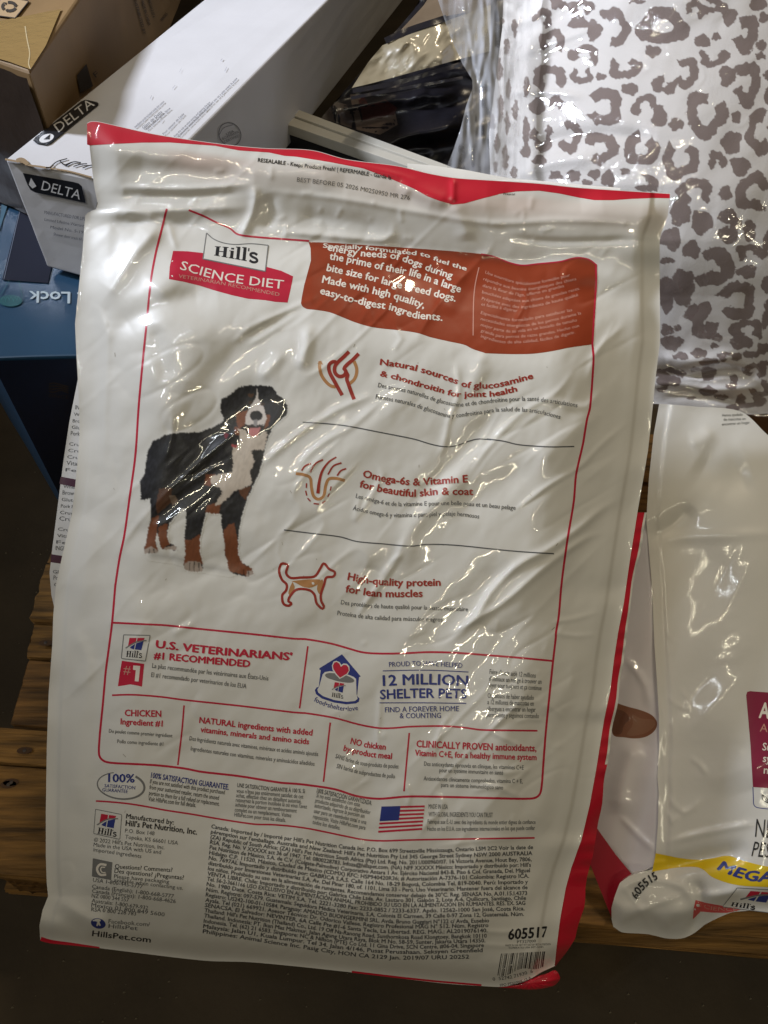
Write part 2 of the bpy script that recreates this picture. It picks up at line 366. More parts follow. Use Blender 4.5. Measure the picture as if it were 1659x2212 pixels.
folds = [
 # header: zip ridges, seal line and the step down to the body
 ([(250, 404), (400, 408), (543, 397)], 7, 1.8, .2), ([(560, 408), (607, 416), (740, 430), (900, 458), (1060, 482), (1200, 476), (1300, 478), (1400, 486)], 7, 1.3, .2),
 ([(215, 420), (400, 424), (540, 415)], 8, -1.2, .1), ([(1100, 512), (1202, 522), (1358, 519), (1424, 526)], 7, -1.6, .3),
 ([(212, 450), (300, 456), (440, 452), (540, 448)], 15, 3.5, .3), ([(215, 476), (330, 482), (450, 490)], 18, -3.5, .2),
 ([(548, 400), (552, 440), (536, 480), (520, 515)], 14, 4.5, .5), ([(575, 420), (585, 460), (570, 500)], 16, -3, .2),
 ([(340, 470), (362, 478), (374, 520), (382, 540)], 9, 3.5, .7), ([(230, 462), (300, 462), (345, 475)], 16, 3.0, .3),
 ([(600, 500), (700, 508), (840, 518), (850, 480)], 13, 3.4, .5), ([(640, 470), (760, 480), (830, 500)], 24, -2.6, .1),
 ([(560, 530), (700, 528), (840, 536), (980, 552), (1100, 570), (1200, 566), (1280, 560)], 20, -2.4, 0),
 ([(980, 385), (978, 440)], 9, 4.0, .6), ([(978, 440), (1000, 480), (1010, 520)], 18, 2.4, .2), ([(990, 580), (985, 630), (960, 680)], 22, 2, 0),
 ([(860, 400), (930, 425), (975, 440)], 16, 2.6, .2), ([(600, 345), (700, 352), (800, 365), (900, 390)], 12, 2.4, .4), ([(1050, 430), (1200, 440), (1300, 430)], 30, -4, 0),
 ([(250, 360), (400, 370), (550, 375)], 26, -4, 0), ([(700, 390), (820, 405), (930, 440)], 24, -3.4, 0),
 # upper left
 ([(214, 660), (250, 610), (290, 550), (338, 490), (345, 470)], 26, 9, .35), ([(330, 640), (370, 600), (400, 560)], 30, 4, .1),
 ([(235, 720), (300, 680), (380, 650), (470, 640)], 28, -6.5, .1), ([(205, 655), (228, 700), (232, 770), (226, 900), (225, 1010)], 14, 3.6, .4),
 ([(190, 640), (205, 740), (200, 900)], 16, -3.5, .1), ([(330, 700), (350, 780), (360, 830)], 20, -3.5, .1), ([(300, 760), (330, 850), (400, 900)], 45, 4, 0),
 ([(440, 690), (400, 770), (380, 850)], 50, 4, 0), ([(235, 800), (260, 900), (250, 1000)], 30, 3, 0),
 ([(420, 860), (500, 780), (600, 710), (680, 660)], 34, -4, 0),
 ([(500, 742), (540, 706), (600, 680), (655, 655), (690, 640)], 11, 3.0, .6), ([(530, 750), (590, 714), (650, 674)], 10, 2.4, .6),
 ([(560, 820), (590, 790), (612, 760)], 14, 2.6, .3), ([(650, 800), (662, 750), (668, 700)], 14, 3.5, .2),
 ([(776, 720), (784, 680), (815, 645)], 9, 1.1, .5), ([(805, 705), (800, 660), (820, 640)], 8, 0.9, .5), ([(848, 760), (868, 730), (852, 702)], 8, 2.0, .5),
 ([(840, 560), (900, 600), (960, 580)], 30, -3.4, 0),
 # dog area diagonals
 ([(245, 1215), (275, 1160), (330, 1095), (400, 1030), (470, 965), (530, 920)], 13, 4.0, .55),
 ([(300, 1150), (350, 1090), (430, 1030), (480, 998)], 11, 3.0, .6),
 ([(270, 1190), (340, 1110), (420, 1045), (500, 990)], 40, -3.5, 0),
 ([(560, 1010), (640, 940), (740, 880), (811, 852)], 12, 3.2, .6), ([(640, 1010), (690, 962), (760, 922), (830, 860)], 9, 2.2, .5),
 ([(400, 960), (520, 880), (600, 840)], 46, -4, 0), ([(560, 1100), (700, 1000), (830, 900), (930, 830)], 50, 4, 0),
 ([(355, 1000), (372, 940), (372, 890)], 9, 1.8, .4), ([(265, 1100), (280, 1060), (310, 1040)], 9, 2, .4),
 ([(230, 1280), (330, 1240), (460, 1230), (560, 1180)], 60, -4, 0), ([(235, 1020), (215, 1090), (190, 1200), (170, 1330)], 26, 4.5, .1),
 ([(200, 1000), (215, 1060), (190, 1150)], 20, -4, 0),
 # middle
 ([(985, 780), (992, 850), (972, 900), (958, 965), (945, 990)], 10, 2.8, .6), ([(1040, 760), (1035, 800), (1010, 850)], 18, 2.6, .2),
 ([(1010, 1030), (1060, 960), (1130, 890), (1200, 850), (1240, 800)], 10, 2.6, .6), ([(880, 1090), (950, 1030), (1020, 960), (1090, 880)], 26, -4, 0),
 ([(780, 1065), (770, 1120), (830, 1020), (815, 1005)], 9, 2.2, .5), ([(860, 1230), (900, 1130), (960, 1070), (1010, 1000)], 22, 4, .1),
 ([(1090, 1125), (1170, 1060), (1245, 1015), (1300, 960), (1370, 900)], 9, 2.6, .6), ([(985, 1120), (1060, 1060), (1150, 1000)], 30, -3.5, 0),
 ([(1150, 1000), (1230, 940), (1290, 880)], 24, 3.5, .1), ([(1110, 700), (1140, 640), (1120, 600)], 8, 2.4, .6), ([(1170, 860), (1260, 880), (1300, 840)], 14, 2.6, .4),
 ([(1350, 700), (1290, 760), (1270, 830)], 12, 2.4, .4), ([(1180, 590), (1300, 600), (1400, 610)], 26, 3, 0),
 ([(820, 1250), (850, 1210), (870, 1195)], 8, 2.6, .5), ([(770, 1330), (800, 1290), (850, 1220), (880, 1150)], 9, 2.2, .5),
 ([(975, 1375), (1030, 1330), (1060, 1280), (1120, 1220), (1180, 1190), (1240, 1150), (1300, 1100), (1370, 1060)], 15, 5.5, .55),
 ([(960, 1395), (1020, 1345), (1090, 1300), (1160, 1240), (1210, 1200), (1270, 1160), (1310, 1150)], 12, 4.6, .6),
 ([(900, 1420), (960, 1340), (1040, 1270), (1100, 1210)], 34, -4, 0), ([(1060, 1400), (1150, 1330), (1280, 1240)], 44, -3.6, 0),
 ([(1190, 1345), (1240, 1337), (1300, 1320)], 8, 2.6, .6), ([(1195, 1365), (1240, 1374), (1296, 1370)], 8, 2.2, .5),
 # lower right
 ([(1056, 1578), (1090, 1550), (1120, 1525), (1180, 1510)], 7, 2.6, .6), ([(1055, 1578), (1100, 1600), (1140, 1620)], 7, 2.4, .6),
 ([(1110, 1560), (1150, 1552), (1180, 1556)], 7, 2.2, .5), ([(1050, 1650), (1100, 1672), (1140, 1660), (1100, 1700)], 9, 2.4, .5),
 ([(1020, 1710), (1070, 1700), (1130, 1725)], 8, 2.4, .6), ([(905, 1800), (930, 1770), (960, 1745), (940, 1710)], 8, 2.4, .6), ([(872, 1690), (885, 1715), (880, 1745)], 8, 2.2, .5),
 ([(823, 1480), (818, 1560), (815, 1600), (822, 1640)], 8, 2.6, .6), ([(975, 1540), (950, 1580), (935, 1640)], 8, 2.2, .5),
 ([(760, 1540), (790, 1640), (800, 1740), (790, 1850)], 40, -4, 0), ([(940, 1830), (1000, 1820), (1080, 1812), (1150, 1805)], 7, 1.8, .6),
 ([(1000, 1850), (1080, 1842), (1150, 1836)], 7, 1.6, .6), ([(1030, 2010), (1090, 2014), (1170, 2008)], 8, 2.4, .6), ([(1030, 2040), (1100, 2044), (1160, 2046)], 8, 2.0, .5),
 ([(1180, 1560), (1230, 1480), (1270, 1400)], 26, 3.4, .1), ([(1140, 1800), (1190, 1700), (1230, 1600)], 30, 3.6, .1), ([(1120, 1960), (1170, 1880), (1200, 1800)], 24, 3.4, .2),
 # thin straight creases
 ([(1245, 1012), (1180, 1050), (1105, 1108)], 6, 1.5, 1.0), ([(1203, 855), (1120, 930), (1060, 985), (1010, 1062)], 6, 1.5, 1.0), ([(1240, 918), (1180, 960), (1122, 1012)], 6, 1.5, 1.0), ([(872, 1198), (820, 1260), (785, 1310), (772, 1345)], 6, 1.5, 1.0), ([(962, 985), (900, 1060), (845, 1130), (800, 1190)], 6, 1.5, 1.0), ([(1090, 872), (1040, 960), (1000, 1030)], 6, 1.5, 1.0), ([(505, 742), (560, 700), (655, 652)], 6, 1.5, 1.0), ([(690, 958), (762, 910), (800, 880)], 6, 1.5, 1.0), ([(345, 1020), (420, 965), (500, 925)], 6, 1.5, 1.0), ([(1150, 640), (1125, 700), (1100, 730)], 6, 1.5, 1.0), ([(1330, 690), (1290, 760), (1240, 800)], 6, 1.5, 1.0), ([(620, 1250), (600, 1180), (640, 1120)], 6, 1.5, 1.0), ([(1230, 1560), (1170, 1520), (1100, 1560)], 6, 1.5, 1.0),
 # lower left
 ([(104, 1935), (150, 1960), (190, 1985), (240, 1990)], 18, 4.5, .3), ([(110, 1965), (150, 2000), (190, 2015)], 20, -4, 0),
 ([(235, 1345), (320, 1350), (345, 1362)], 8, 1.2, .3), ([(420, 1345), (370, 1372)], 8, 1.4, .3),
 ([(500, 1830), (530, 1870), (580, 1860), (640, 1880)], 10, 2.2, .4), ([(540, 1900), (500, 1950), (560, 1990)], 12, 2.2, .4), ([(620, 1900), (660, 1950), (640, 1990)], 12, 2.2, .4),
 ([(200, 1420), (180, 1520), (170, 1640), (165, 1760)], 26, 3.5, .1), ([(160, 1360), (190, 1440), (150, 1500)], 16, 3, .1),
 ([(460, 1790), (560, 1830), (700, 1850)], 30, 3, 0), ([(700, 1990), (800, 1930), (900, 1900)], 26, 3, .1),
]
rnd = random.Random(77)
def dash(x, y, a, l, w, h): folds.append(([(x, y), (x + l * .5 * math.cos(a) + rnd.uniform(-2, 2), y - l * .5 * math.sin(a) + rnd.uniform(-2, 2)), (x + l * math.cos(a), y - l * math.sin(a))], w, h, .8))
for k in range(34):      # crinkles of the sealed top
    x = rnd.uniform(240, 1400); dash(x, 330 + (x - 240) * .13 + rnd.uniform(0, 150), rnd.uniform(-.3, 1.9), rnd.uniform(10, 34), rnd.uniform(6, 9), rnd.uniform(.7, 1.5))
for k in range(46):      # and of the lower right half
    x, y = rnd.uniform(700, 1280), rnd.uniform(1350, 1980); dash(x, y, rnd.uniform(.3, 1.5), rnd.uniform(14, 60), rnd.uniform(6, 9), rnd.uniform(.7, 1.5))
for k in range(22):
    x, y = rnd.uniform(440, 700), rnd.uniform(1800, 2010); dash(x, y, rnd.uniform(.2, 2.2), rnd.uniform(8, 24), rnd.uniform(6, 8), rnd.uniform(.6, 1.2))
def bag_depth(X, Y):
    dl = X - edge_x(Lc, Y); dr = edge_x(Rc, Y) - X; dt = Y - edge_y(Tc, X); db = edge_y(Bc, X) - Y
    body = sm(dl, 0, 200) * sm(dr, 10, 230) * sm(db, -10, 170) * sm(dt, 130, 420)
    h = 0.026 * body + 0.004 * sm(dt, 0, 60) * sm(dl, 0, 60) * sm(dr, 0, 60)
    h -= 0.012 * (1 - sm(db, 0, 70))**2
    h -= 0.0016 * (1 - sm(dr, 36, 40)) + 0.0012 * (1 - sm(dl, 25, 28)) * sm(Y, 900, 1250)
    inner = sm(dl, 10, 90) * sm(dr, 35, 110) * sm(db, 5, 60)
    q = np.zeros(X.shape); add_folds(q, X, Y, folds)
    n = 0.0012 * aniso(X, Y, 42, 340, 130, 1) + 0.0003 * aniso(X, Y, 50, 150, 34, 2) + 0.0004 * aniso(X, Y, 20, 70, 40, 3)
    n += 0.00012 * aniso(X, Y, 60, 30, 16, 4) + 0.00004 * aniso(X, Y, 0, 9, 9, 5)
    rid = lambda v, p: (1 - np.abs(v)) ** p
    n += 0.0009 * rid(aniso(X, Y, 44, 240, 62, 12), 6) * sm(aniso(X, Y, 40, 300, 160, 13), -.1, .5) - 0.0006 * rid(aniso(X, Y, 30, 130, 52, 14), 7) * sm(aniso(X, Y, 0, 160, 160, 15), 0, .5)
    n *= 0.35 + 0.65 * sm(dt, 120, 240)
    # ripples along the loose seams
    rip = 0.0010 * np.sin(Y / 26 + 2 * aniso(X, Y, 0, 200, 90, 8)) * (1 - sm(dr, 20, 110)) + 0.0010 * np.sin(Y / 31 + 2 * aniso(X, Y, 0, 200, 90, 9)) * (1 - sm(dl, 10, 90))
    lean = 0.020 * (1 - sm(dt, 0, 240))
    return 0.62 - (h + 0.62 * q * (0.25 + 0.75 * inner) + n * (0.3 + 0.7 * inner) + rip + lean)
BAG = Relief(60, 230, 1470, 2150, 2.0, bag_depth)
bag = thing('dog_food_bag', tuple(U(640, 2085, 0.665)), 'large white dog food bag with red edges, a dog picture and rust panel', 'dog food bag')

def coons(L, R, T, B, nu, nv):
    l, r = polysm(L, n=nv, smooth=False), polysm(R, n=nv, smooth=False); t, b = polysm(T, n=nu), polysm(B, n=nu)
    s = np.linspace(0, 1, nu)[None, :, None]; v = np.linspace(0, 1, nv)[:, None, None]
    G = (1 - s) * l[:, None] + s * r[:, None] + (1 - v) * t[None] + v * b[None] - ((1 - s) * (1 - v) * l[0] + s * (1 - v) * r[0] + (1 - s) * v * l[-1] + s * v * r[-1])
    return G[..., 0], G[..., 1]
GX, GY = coons(Lc, Rc, Tc, Bc, 600, 840)
# the red of the far panel shows faintly through the unfilled seal strip
dtc = GY - edge_y(Tc, GX); a_ = (sm(dtc, 18, 40) * (1 - sm(dtc, 50, 105)) * (0.55 + 0.45 * aniso(GX, GY, 10, 160, 60, 91)) * sm(GX, 260, 420))
a_ = np.clip(a_, 0, 1)[..., None] * 0.55; white_ = np.array([0.77, 0.755, 0.715]); tint = white_ * (1 - a_) + np.array([0.56, 0.33, 0.25]) * a_
sheet('back_face', BAG, GX, GY, film('seal_tint', (1, 1, 1), attr='paint'), bag, colors=tint.reshape(-1, 3))

# the far face, the sides and the folded bottom
def loop_of(GX, GY):
    return np.r_[np.stack([GX[0], GY[0]], 1)[:-1], np.stack([GX[:, -1], GY[:, -1]], 1)[:-1], np.stack([GX[-1], GY[-1]], 1)[::-1][:-1], np.stack([GX[:, 0], GY[:, 0]], 1)[::-1][:-1]]
lp = loop_of(GX[::8, ::8], GY[::8, ::8]); dl_ = BAG.depth(lp[:, 0], lp[:, 1])
cxy = np.array([720, 1250.0]); thick = sm(lp[:, 1], 380, 800)
rings = []
for k, (ins, back) in enumerate([(0, 0.0008), (0.012, 0.014), (0.02, 0.04), (0.05, 0.062), (0.12, 0.072)]):
    q = lp + (cxy - lp) * ins * (0.3 + thick[:, None]); rings.append(U(q[:, 0], q[:, 1], dl_ + 0.001 + back * (0.08 + 0.92 * thick)))
n = len(lp); V = np.vstack(rings); F = []
for k in range(4):
    for i in range(n): j = (i + 1) % n; F.append([k * n + i, (k + 1) * n + i, (k + 1) * n + j, k * n + j])
F.append([4 * n + i for i in range(n)][::-1])
part('front_face', V, F, M_white, bag)

# red gusset showing past the right seam
e = polysm([p for p in Rc if p[1] > 1020], n=220); yy = e[:, 1]
outer = np.array([(1392, 1040), (1394, 1075), (1396, 1107), (1390, 1160), (1376, 1215), (1361, 1306), (1356, 1367), (1347, 1415), (1346, 1432), (1338, 1490), (1335, 1508), (1325, 1565), (1317, 1615), (1307, 1680), (1299, 1738), (1290, 1800), (1283, 1829), (1265, 1919), (1261, 1960), (1243, 2027), (1228, 2049), (1199, 2089)], float)
ox = np.interp(yy, outer[:, 1], outer[:, 0]); ox += 1.5 * np.sin(yy / 17) * sm(ox - e[:, 0], 4, 20)
dE = BAG.depth(e[:, 0], e[:, 1]); S = np.linspace(0, 1, 12)[:, None]
gx = e[:, 0][None] - 6 * (1 - S) + (ox - e[:, 0])[None] * S; wv = 0.0018 * np.sin(yy / 9 + 3 * np.sin(yy / 37))[None] * S
ws = sm(yy, 1660, 1800)[None]
gd = dE[None] + 0.0012 + 0.007 * S**1.3 * (0.4 + ws) + wv * .5
gcol = np.where(S > 0.80 - 0.2 * np.sin(yy / 60)[None] * 0, 0, 1) * np.ones_like(gx)
V = U(gx, np.broadcast_to(yy, gx.shape), gd).reshape(-1, 3); nu_ = len(yy)
Fa = [f for f in gridF(nu_, 12)]
fr = lambda f: f[0] // nu_
white_rim = [f for f in Fa if fr(f) >= 9 and yy[f[0] % nu_] < 1650]
redF = [f for f in Fa if not (fr(f) >= 9 and yy[f[0] % nu_] < 1650)]
part('side_gusset', V, redF, M_red, bag, label='red folded side of the bag')
part('gusset_rim', V, white_rim, M_white, bag)
Vb = np.vstack([V[-nu_:], U(ox - 25, yy, gd[-1] + 0.035)])
part('gusset_back', Vb, [[i, i + 1, nu_ + i + 1, nu_ + i] for i in range(nu_ - 1)], M_red, bag)
# red folded corner at the foot of the right side, and red strip under the left corner
ear = [(1075, 2133), (1105, 2135), (1153, 2138), (1195, 2130), (1206, 2121), (1210, 2112), (1200, 2096), (1180, 2103), (1150, 2112), (1115, 2127)]
E = polysm(ear + [ear[0]], n=60)[:-1]; c = E.mean(0)
rr = random.Random(6); Vs = [U(*(c), 0.627)] + [U(*(c + (p - c) * 0.6), 0.627 + rr.uniform(-.0012, .0012)) for p in E] + [U(*p, 0.631) for p in E] + [U(*p, 0.634) for p in E]; n = len(E)
F = [[0, 1 + i, 1 + (i + 1) % n] for i in range(n)] + [[1 + k * n + i, 1 + (k + 1) * n + i, 1 + (k + 1) * n + (i + 1) % n, 1 + k * n + (i + 1) % n] for k in range(2) for i in range(n)]
part('bottom_corner', np.array(Vs), F, M_red, bag, label='red folded bottom corner')
ribbon(BAG, bag, [(88, 2028), (110, 2034), (160, 2040), (215, 2047)], 9, M_red, name='bottom_strip', w2=3)
ribbon(BAG, bag, [(760, 2099), (860, 2111), (945, 2120), (1040, 2128)], 4, M_red, name='bottom_strip')

# rim of the far panel behind the red top edge
top2 = np.array([(880, 353), (930, 357), (967, 362), (1000, 366), (1042, 374), (1097, 384), (1172, 391), (1260, 399), (1340, 406)], float)
q = polysm(top2, n=80); by = edge_y(Tc, q[:, 0]) + 8
V = np.vstack([U(q[:, 0], q[:, 1], 0.645), U(q[:, 0], (q[:, 1] + by) / 2, 0.640), U(q[:, 0], by, 0.628)])
part('far_rim', V, [[k * 80 + i, (k + 1) * 80 + i, (k + 1) * 80 + i + 1, k * 80 + i + 1] for k in range(2) for i in range(79)], M_white, bag)

# ---- red top band
up = polysm(Tc, n=420)
lowc = np.array([(188, 312)] + C(Y8, [(65, 220), (200, 212), (330, 206), (470, 205), (700, 222)]) + C(Z2, [(60, 893), (240, 905), (330, 925), (400, 930), (600, 962), (800, 1000), (960, 1060), (1100, 1120), (1180, 1165), (1250, 1192), (1330, 1215), (1400, 1208), (1500, 1180), (1600, 1155)]) + C(Z3, [(90, 1128), (200, 1112), (330, 1108), (450, 1125), (560, 1148), (650, 1163), (760, 1163), (870, 1155), (1000, 1150), (1095, 1152)]), float)
lowy = np.interp(up[:, 0], lowc[:, 0], lowc[:, 1]); S = np.linspace(0, 1, 22)[:, None]
bx = np.broadcast_to(up[:, 0], (22, 420)); by = (up[:, 1] + 1.0)[None] * (1 - S) + lowy[None] * S
sheet('top_band', BAG, bx, by, M_red, bag, off=0.0004, nrm=BAG.nrm(bx.ravel(), by.ravel()))

# ---- red frame line
T_ = lambda *a, **k: text(BAG, bag, *a, **k)
frame_left = C(Y8, [(455, 538), (430, 640), (400, 760), (375, 900), (350, 1149)]) + C(Z7, [(720, 0), (697, 250), (680, 500), (650, 720), (625, 900), (600, 1020), (580, 1150)]) + C(Y1, [(628, 0), (610, 210), (592, 350), (575, 480), (560, 650), (545, 800), (538, 900), (543, 940), (570, 965), (620, 974), (700, 978), (850, 986), (1000, 1003), (1100, 1022), (1300, 1045), (1520, 1080)]) + C(Y2, [(80, 948), (150, 955), (300, 978), (420, 1015), (540, 1030), (700, 1018), (900, 1020), (1200, 1028), (1350, 1030), (1395, 1024), (1420, 1000), (1430, 940), (1440, 800), (1452, 650), (1472, 450), (1490, 280), (1505, 150)]) + C(Y3, [(160, 1600), (180, 1480), (200, 1250), (240, 950), (285, 680), (300, 500), (315, 420), (350, 270), (365, 180), (380, 90)]) + C(Z6, [(710, 950), (728, 700), (722, 620)])
ribbon(BAG, bag, frame_left, 4.6, M_redink, name='frame_line')
ribbon(BAG, bag, C(Y8, [(565, 545), (640, 575), (700, 605), (770, 635), (810, 666), (880, 678), (1000, 688), (1100, 695), (1170, 700)]), 4.0, M_redink, name='frame_line')
ribbon(BAG, bag, C(Z6, [(722, 622), (735, 400), (742, 300), (741, 190)]), 4.0, M_redink, name='frame_line', off=0.0009)
# ---- rust panel
ptop = C(Z5, [(475, 80), (600, 84), (800, 97), (1000, 110), (1250, 128), (1400, 140), (1500, 151)]) + C(Z6, [(200, 150), (280, 182), (350, 196), (430, 188), (550, 176), (610, 160), (650, 155), (695, 162), (720, 175), (741, 193)])
pbot = C(Z5, [(430, 445), (440, 463), (465, 477), (520, 483), (600, 497), (680, 528), (750, 556), (830, 580), (900, 592), (1050, 608), (1130, 622), (1200, 645), (1300, 668), (1400, 690), (1450, 715), (1520, 738)]) + C(Z6, [(150, 665), (220, 668), (300, 670), (400, 668), (500, 655), (600, 635), (722, 618)])
pt = polysm(ptop, n=520); pb = polysm(pbot, n=520); S = np.linspace(0, 1, 200)[:, None, None]
G = pt[None] * (1 - S) + pb[None] * S
lx = np.interp(np.linspace(0, 1, 200), [0, .1, .3, .5, .7, .9, 1], [0, 6, 10, 6, 2, 0, 0]); G[..., 0] += lx[:, None] * np.linspace(1, 0, 520)[None]**4
sheet('rust_panel', BAG, G[..., 0], G[..., 1], M_orange, bag, off=0.0004, nrm=BAG.nrm(G[..., 0].ravel(), G[..., 1].ravel()))
ribbon(BAG, bag, ptop[6:], 3.0, M_redink, name='panel_edge', off=0.0007)
t5 = lambda s, pts, cap=15.5, **k: T_(s, C(Z5, pts), cap, M_pale, bold=0.03, **k)
t5('Specially formulated to fuel the', [(560, 113), (700, 119), (850, 128), (960, 142), (1160, 165), (1250, 200), (1412, 250)], 9)
t5('energy needs of dogs during', [(585, 128), (700, 150), (800, 165), (980, 180), (1100, 218), (1200, 258), (1325, 298)], 14.5)
t5('the prime of their life in a large', [(597, 182), (700, 200), (900, 243), (1080, 280), (1200, 320), (1375, 380)])
t5('bite size for large breed dogs.', [(580, 250), (800, 298), (1000, 350), (1200, 398), (1347, 434)])
t5('Made with high quality,', [(553, 320), (700, 350), (860, 388), (960, 410), (1160, 474)])
t5('easy-to-digest ingredients.', [(540, 385), (700, 430), (850, 465), (960, 484), (1100, 530), (1200, 540), (1270, 548)])
ribbon(BAG, bag, C(Z5, [(1487, 230), (1465, 330), (1455, 430), (1452, 635)]), 2.2, M_pink, name='divider', off=0.0008)
for s, p in [('Une nourriture spécialement formulée pour', [(148, 240), (300, 290), (400, 300), (604, 255)]), ('répondre aux besoins énergétiques des chiens', [(138, 275), (300, 325), (400, 328), (637, 275)]),
 ("dans la fleur de l'âge, offerte en grandes", [(135, 310), (330, 360), (420, 350), (572, 312)]), ('bouchées adaptées aux chiens de grandes races.', [(132, 345), (330, 392), (480, 372), (657, 325)]),
 ('Préparée avec des ingrédients de haute qualité', [(130, 380), (330, 425), (480, 405), (647, 360)]), ('et faciles à digérer', [(128, 410), (320, 447)]),
 ('Especialmente formulado para satisfacer las', [(125, 455), (300, 495), (450, 475), (615, 440)]), ('necesidades energéticas de los perros durante la', [(125, 488), (300, 525), (450, 508), (663, 457)]),
 ('mejor parte de su vida en un bocado de tamaño', [(125, 520), (280, 555), (450, 535), (641, 495)]), ('grande para perros de razas grandes. Hecho con', [(125, 550), (250, 583), (450, 570), (652, 525)]),
 ('ingredientes de alta calidad, fáciles de digerir.', [(125, 580), (250, 612), (450, 600), (632, 560)])]:
    T_(s, C(Z6, p), 6.6, M_pink, bold=0.01, small=True, name='panel_small_print')

# ---- claims with icons
def claim(s, pts, cap=14.5): T_(s, pts, cap, M_rust, bold=0.04)
def plain(s, pts, cap=9.6, m=None, bold=0.014, name='claim_translation'): T_(s, pts, cap, m or M_grey, bold=bold, small=True, name=name)
claim('Natural sources of glucosamine', [(820, 788), (865, 794), (905, 803), (945, 815), (985, 829), (1007, 837), (1040, 839), (1068, 838), (1108, 829), (1153, 817)], 13)
claim('& chondroitin for joint health', [(820, 812), (860, 821), (894, 832), (945, 846), (985, 857), (1030, 857), (1068, 856), (1118, 845)], 12)
plain('Des sources naturelles de glucosamine et de chondroïtine pour la santé des articulations', [(816, 836), (887, 850), (930, 864), (985, 878), (1030, 874), (1084, 868), (1149, 866), (1200, 872), (1247, 880)])
plain('Fuentes naturales de glucosamina y condroitina para la salud de las articulaciones', [(811, 861), (876, 873), (930, 890), (970, 902), (1030, 896), (1080, 889), (1149, 891), (1210, 905)])
claim('Omega-6s & Vitamin E', C(Z8, [(505, 210), (600, 232), (740, 250), (850, 245), (1000, 235)]), 15.5)
claim('for beautiful skin & coat', C(Z8, [(490, 258), (600, 283), (740, 303), (860, 294), (1024, 295)]), 15.5)
plain('Les oméga-6 et de la vitamine E pour une belle peau et un beau pelage', C(Z8, [(474, 308), (640, 345), (800, 345), (960, 343), (1220, 365)]))
plain('Ácidos omega-6 y vitamina E para piel y pelaje hermosos', C(Z8, [(460, 365), (620, 397), (780, 396), (940, 392), (1050, 405)]))
claim('High-quality protein', C(Z8, [(435, 690), (560, 712), (700, 720), (872, 718)]), 15.5)
claim('for lean muscles', C(Z8, [(425, 748), (580, 770), (788, 770)]), 15.5)
plain('Des protéines de haute qualité pour la masse musculaire', C(Z8, [(405, 805), (560, 822), (800, 830), (998, 838)]))
plain('Proteína de alta calidad para músculos magros', C(Z8, [(388, 855), (560, 876), (700, 882), (880, 886)]))
ribbon(BAG, bag, C(Z5, [(440, 1150), (560, 1157), (700, 1172), (900, 1210), (1100, 1250), (1200, 1280), (1280, 1295), (1350, 1290), (1420, 1265), (1480, 1250), (1560, 1254)]) + C(Z6, [(160, 1123), (250, 1135), (320, 1152), (400, 1160), (500, 1165), (625, 1163)]), 2.6, M_grey, name='rule')
ribbon(BAG, bag, C(Z8, [(140, 458), (260, 473), (400, 490), (480, 512), (600, 523), (730, 534), (800, 526), (900, 527), (1000, 535), (1120, 548), (1250, 560), (1400, 569)]), 2.6, M_grey, name='rule')
# joint icon
for pts, wd, m in [([(610, 400), (600, 540), (640, 700), (740, 850), (850, 940), (950, 960)], 7.0, M_tan), ([(1350, 400), (1405, 550), (1400, 680), (1350, 800), (1250, 890)], 7.0, M_tan),
    ([(1240, 190), (1130, 300), (1000, 420), (930, 520), (930, 640), (1000, 720), (1080, 730), (1150, 690), (1170, 610), (1130, 560), (1200, 470), (1320, 370), (1450, 235)], 8.0, M_rust),
    ([(960, 420), (880, 410), (810, 470), (800, 560), (830, 670), (900, 800), (1000, 980), (1090, 1140)], 8.0, M_rust), ([(1170, 640), (1210, 700), (1190, 790), (1220, 880), (1280, 1050), (1350, 1230)], 8.0, M_rust)]:
    ribbon(BAG, bag, C(Z10, pts), wd, m, name='joint_icon', off=0.0006 if m is M_rust else 0.0004)
fill(BAG, bag, C(Z10, [(545, 450), (625, 385), (680, 480), (600, 450)]), M_tan, name='joint_icon')
# hair icon
z = Z8
for a, b_, c_ in [((222, 182), (238, 160), (265, 148)), ((262, 190), (285, 150), (322, 130)), ((345, 200), (370, 160), (408, 145)), ((388, 205), (405, 182), (430, 172))]:
    ribbon(BAG, bag, C(z, [a, b_, c_]), 3.6, M_rust, name='skin_icon', off=.0006)
ribbon(BAG, bag, C(z, [(298, 288), (305, 230), (320, 180), (350, 140), (384, 118)]), 7.5, M_rust, name='skin_icon', off=.0007, w2=3)
ribbon(BAG, bag, C(z, [(195, 195), (230, 200), (262, 215), (268, 260), (278, 300), (300, 315), (325, 300), (335, 250), (350, 220), (385, 218), (424, 228)]), 6.5, M_tan, name='skin_icon')
for k, pts in enumerate([[(245, 240), (244, 262)], [(241, 275), (246, 298)], [(250, 310), (264, 325)], [(278, 335), (304, 338)], [(318, 334), (334, 322)], [(344, 305), (352, 288)], [(356, 275), (360, 255)]]):
    ribbon(BAG, bag, C(z, pts), 3.0, M_rust, name='skin_icon', off=.0006)
